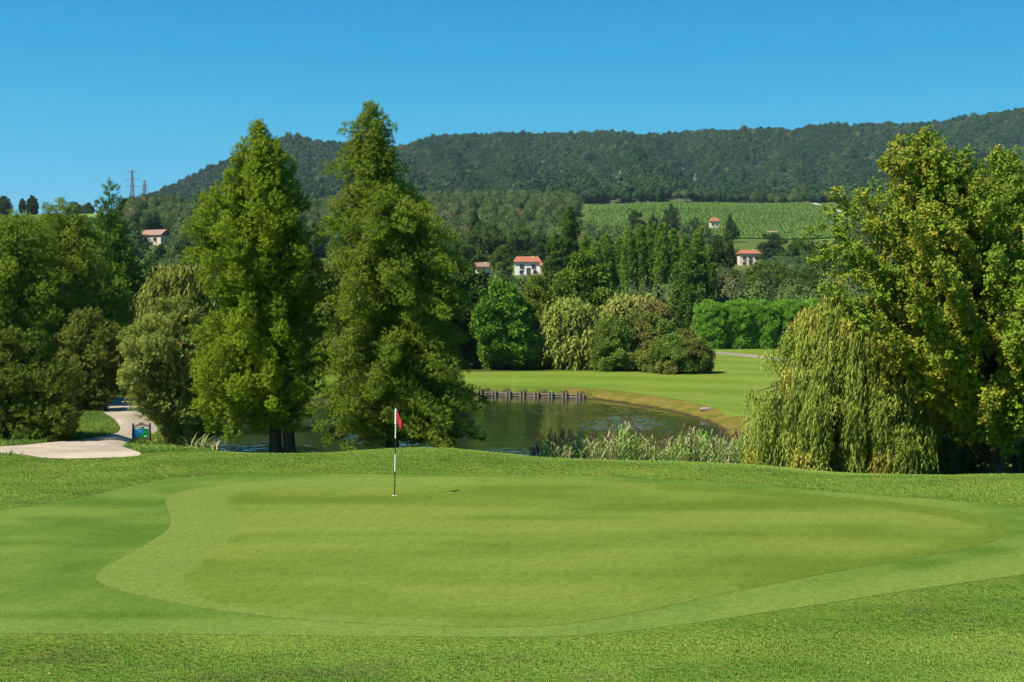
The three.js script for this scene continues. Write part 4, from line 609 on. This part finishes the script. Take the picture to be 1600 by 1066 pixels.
{ // pale rock on the right-hand shore
  const [x, d] = onGround(1103, 641), g = new THREE.IcosahedronGeometry(.3, 3), p = g.attributes.position, q = V(); for (let k = 0; k < p.count; k++) { q.fromBufferAttribute(p, k); q.multiplyScalar(.75 + .5 * fbm(q.x * 2.2 + 4, q.y * 2.2 + q.z * 2, 3, 5)); p.setXYZ(k, q.x * 1.2, q.y * .5, q.z * .8); } g.computeVertexNormals();
  const m = mesh('shore_rock', g, std(rgb(.21, .18, .14))); m.position.set(x, G(x, d) + .05, -d); tag(m, 'pale rock on the dry bank right of the pond', 'rock');
}

// ---------------------------------------------------------------- reeds, tussocks, grass
function reedGeo(seed) { const r = rngOf(seed), L = []; const top = 1; L.push(X3(-.006, 0, 0), X3(.006, 0, 0), X3(0, top, .03)); L.push(X3(0, 0, -.006), X3(0, 0, .006), X3(0, top, .03));
  for (let k = 0; k < 9; k++) { const y = .18 + .085 * k + .03 * r(), a = r() * 6.283, len = .26 + .12 * r(), dx = Math.cos(a), dz = Math.sin(a), w = .014, b = X3(0, y, .03 * y), m = X3(dx * len * .5, y + .13, dz * len * .5), t = X3(dx * len, y + .05 - .1 * r(), dz * len), s = X3(-dz * w, 0, dx * w); L.push(b.clone().sub(s), b.clone().add(s), m.clone().add(s), b.clone().sub(s), m.clone().add(s), m.clone().sub(s), m.clone().sub(s), m.clone().add(s), t); }
  return fromTris(L); }
function plumeGeo(seed) { const r = rngOf(seed), L = []; for (let k = 0; k < 22; k++) { const y = -.02 + .24 * r(), a = r() * 6.283, len = .09 * (1 - y * 2) + .03, w = .011, b = X3(0, y, 0), t = X3(Math.cos(a) * len * .55, y + len * .6, Math.sin(a) * len * .55), s = X3(-Math.sin(a) * w, 0, Math.cos(a) * w); L.push(b.clone().sub(s), b.clone().add(s), t); } return fromTris(L); }
{
  const r = rngOf(411), m = [], c = [], pm = [], pc = [], env = [[815, 0], [835, .9], [870, 1.7], [905, 2.0], [940, 1.75], [985, 2.05], [1030, 1.6], [1080, 1.85], [1120, 1.6], [1170, 1.7], [1230, 1.5], [1290, 1.2]];
  for (let n = 0; n < 1000; n++) { const px = lerp(818, 1290, r()), d = lerp(43.2, 46.6, r()), x = (px - 800) / F * d, y = Math.max(G(x, d), WATER - .2), h = table(env, px)[0] * (.5 + .45 * r()) * (.7 + .45 * noise(px / 14, d * .7, 4)); if (h < .3) continue;
    const p = V(x, y, -d), q = new THREE.Quaternion().setFromEuler(new THREE.Euler((r() - .5) * .35, r() * 6.28, (r() - .5) * .4)); m.push(place(p, q, V(h * .9, h, h * .9))); const k = r(); c.push(k > .72 ? rgb(.42, .37, .18) : rgb(.15 + .12 * k, .26 + .13 * k, .05 + .03 * k));
    if (r() < .3 && noise(px / 22, 8, 6) > .3) { pm.push(place(V(0, 1, .03).multiply(V(h * .9, h, h * .9)).applyQuaternion(q).add(p), q, V(1.5, 1.5, 1.5))); const j = .7 + .6 * r(); pc.push(rgb(.22 * j, .125 * j, .09 * j)); } }
  const g = new THREE.Group(); g.name = 'reed_bed'; g.userData.kind = 'stuff'; tag(g, 'reeds with brown plumes along the near edge of the pond', 'reeds'); scene.add(g);
  instanced('stems', reedGeo(3), LEAF, m, c, g); instanced('plumes', plumeGeo(4), LEAF, pm, pc, g);
}
function bladeTuft(seed, n, lean) { const r = rngOf(seed), L = []; for (let k = 0; k < n; k++) { const a = r() * 6.283, b = X3((r() - .5) * .7, 0, (r() - .5) * .7), h = .55 + .45 * r(), w = .055, l = lean * (.3 + r()), m = b.clone().add(X3(Math.cos(a) * l * .3, h * .6, Math.sin(a) * l * .3)), t = b.clone().add(X3(Math.cos(a) * l, h, Math.sin(a) * l)), s = X3(-Math.sin(a) * w, 0, Math.cos(a) * w); L.push(b.clone().sub(s), b.clone().add(s), m.clone().add(s.clone().multiplyScalar(.7)), b.clone().sub(s), m.clone().add(s.clone().multiplyScalar(.7)), m.clone().sub(s.clone().multiplyScalar(.7)), m.clone().sub(s.clone().multiplyScalar(.7)), m.clone().add(s.clone().multiplyScalar(.7)), t); } return fromTris(L); }
{ // sword-leaved tussocks at the water's edge by the sign
  const geo = bladeTuft(21, 26, .9);
  for (const [px, d, s, c, l] of [[305, 43.5, .75, [.17, .2, .06], 'tall green sword-leaved tussock right of the sign at the waterside'], [332, 43, .55, [.30, .27, .12], 'straw-coloured tussock between the green tussock and the twin trunks'], [358, 43.2, .42, [.26, .24, .10], 'small straw tussock nearest the twin trunks'], [838, 43.5, .3, [.16, .16, .06], 'dark tussock at the left end of the reeds']]) { const x = (px - 800) / F * d, m = new THREE.Mesh(geo, std(rgb(...c), { side: THREE.DoubleSide })); m.name = numbered('grass_tussock'); m.position.set(x, G(x, d) - .03, -d); m.scale.set(s * 1.1, s * 1.15, s * 1.1); m.rotation.y = px; m.castShadow = m.receiveShadow = true; scene.add(m); tag(m, l, 'tussock'); }
}
{ // unmown grass: real blades on the near slope and on the bank behind the green
  const r = rngOf(421), m = [], c = [], geo = bladeTuft(31, 9, .45);
  const add = (x, d, hh, s0) => { const n = fbm(x * .8, d * .8, 3, 151), k = fbm(x * .3 + 7, d * .7, 3, 157), j = .84 + .32 * r(), e = d < 26 ? clamp(signed(APRON, x, d) / 1.1) : 1, br = smooth(.62, .8, fbm(x * 1.1 + 30, d * 1.3, 3, 163)) * e; let col = mixc([.12, .25, .034], [.25, .38, .062], clamp(k * 3 - 1)); col = mixc(col, [.30, .31, .06], r() < .12 ? .8 : .2 * n); col = mixc(col, [.20, .15, .07], br * .3); const h = hh * (.35 + .65 * e) * (.5 + 1.0 * n) * (.6 + .8 * r()); m.push(place(V(x, G(x, d) - .004, -d), spin(r()), V(s0, h, s0))); c.push(rgb(col[0] * j, col[1] * j, col[2] * j)); };
  for (let n = 0; n < 150000; n++) { const d = lerp(9.5, 24, Math.pow(r(), 1.15)), x = lerp(-1, 1, r()) * (.45 * d + 2.5); if (signed(APRON, x, d) < .03) continue; add(x, d, .036, .07); }
  for (let n = 0; n < 90000; n++) { const d = lerp(27, 45, r()), x = lerp(-.46, .46, r()) * d, u = 800 + F * x / d; if (d > crest(u)[0] + 4 || signed(APRON, x, d) < .03 || (u < 260 && signed(PATH, x, d) < .08)) continue; add(x, d, .045, .1); }
  for (let n = 0; n < 9000; n++) { const d = lerp(40, 62, r()), u = lerp(-40, 330, r()), x = (u - 800) / F * d; if (signed(PATH, x, d) < .08 || signed(POND, x, d) < .5) continue; add(x, d, .16, .14); }
  const o = instanced('rough_grass', geo, LEAF, m, c); tag(o, 'longer rough grass on the near slope and the bank', 'grass'); console.log('grass', m.length);
  const fm = [], fc = [], leaf = broadSpray(41, 1); for (let n = 0; n < 90; n++) { const d = lerp(14, 24, r()), x = lerp(-.44, .44, r()) * d; if (signed(APRON, x, d) < .3) continue; fm.push(place(V(x, G(x, d) + .035, -d), new THREE.Quaternion().setFromEuler(new THREE.Euler(1.2 + .5 * r(), r() * 6, 0)), V(.09, .09, .09))); fc.push(rgb(.36, .29, .10)); }
  tag(instanced('fallen_leaves', leaf, LEAF, fm, fc), 'few dry fallen leaves scattered on the near grass', 'leaves');
}
renderer.render(scene, camera);
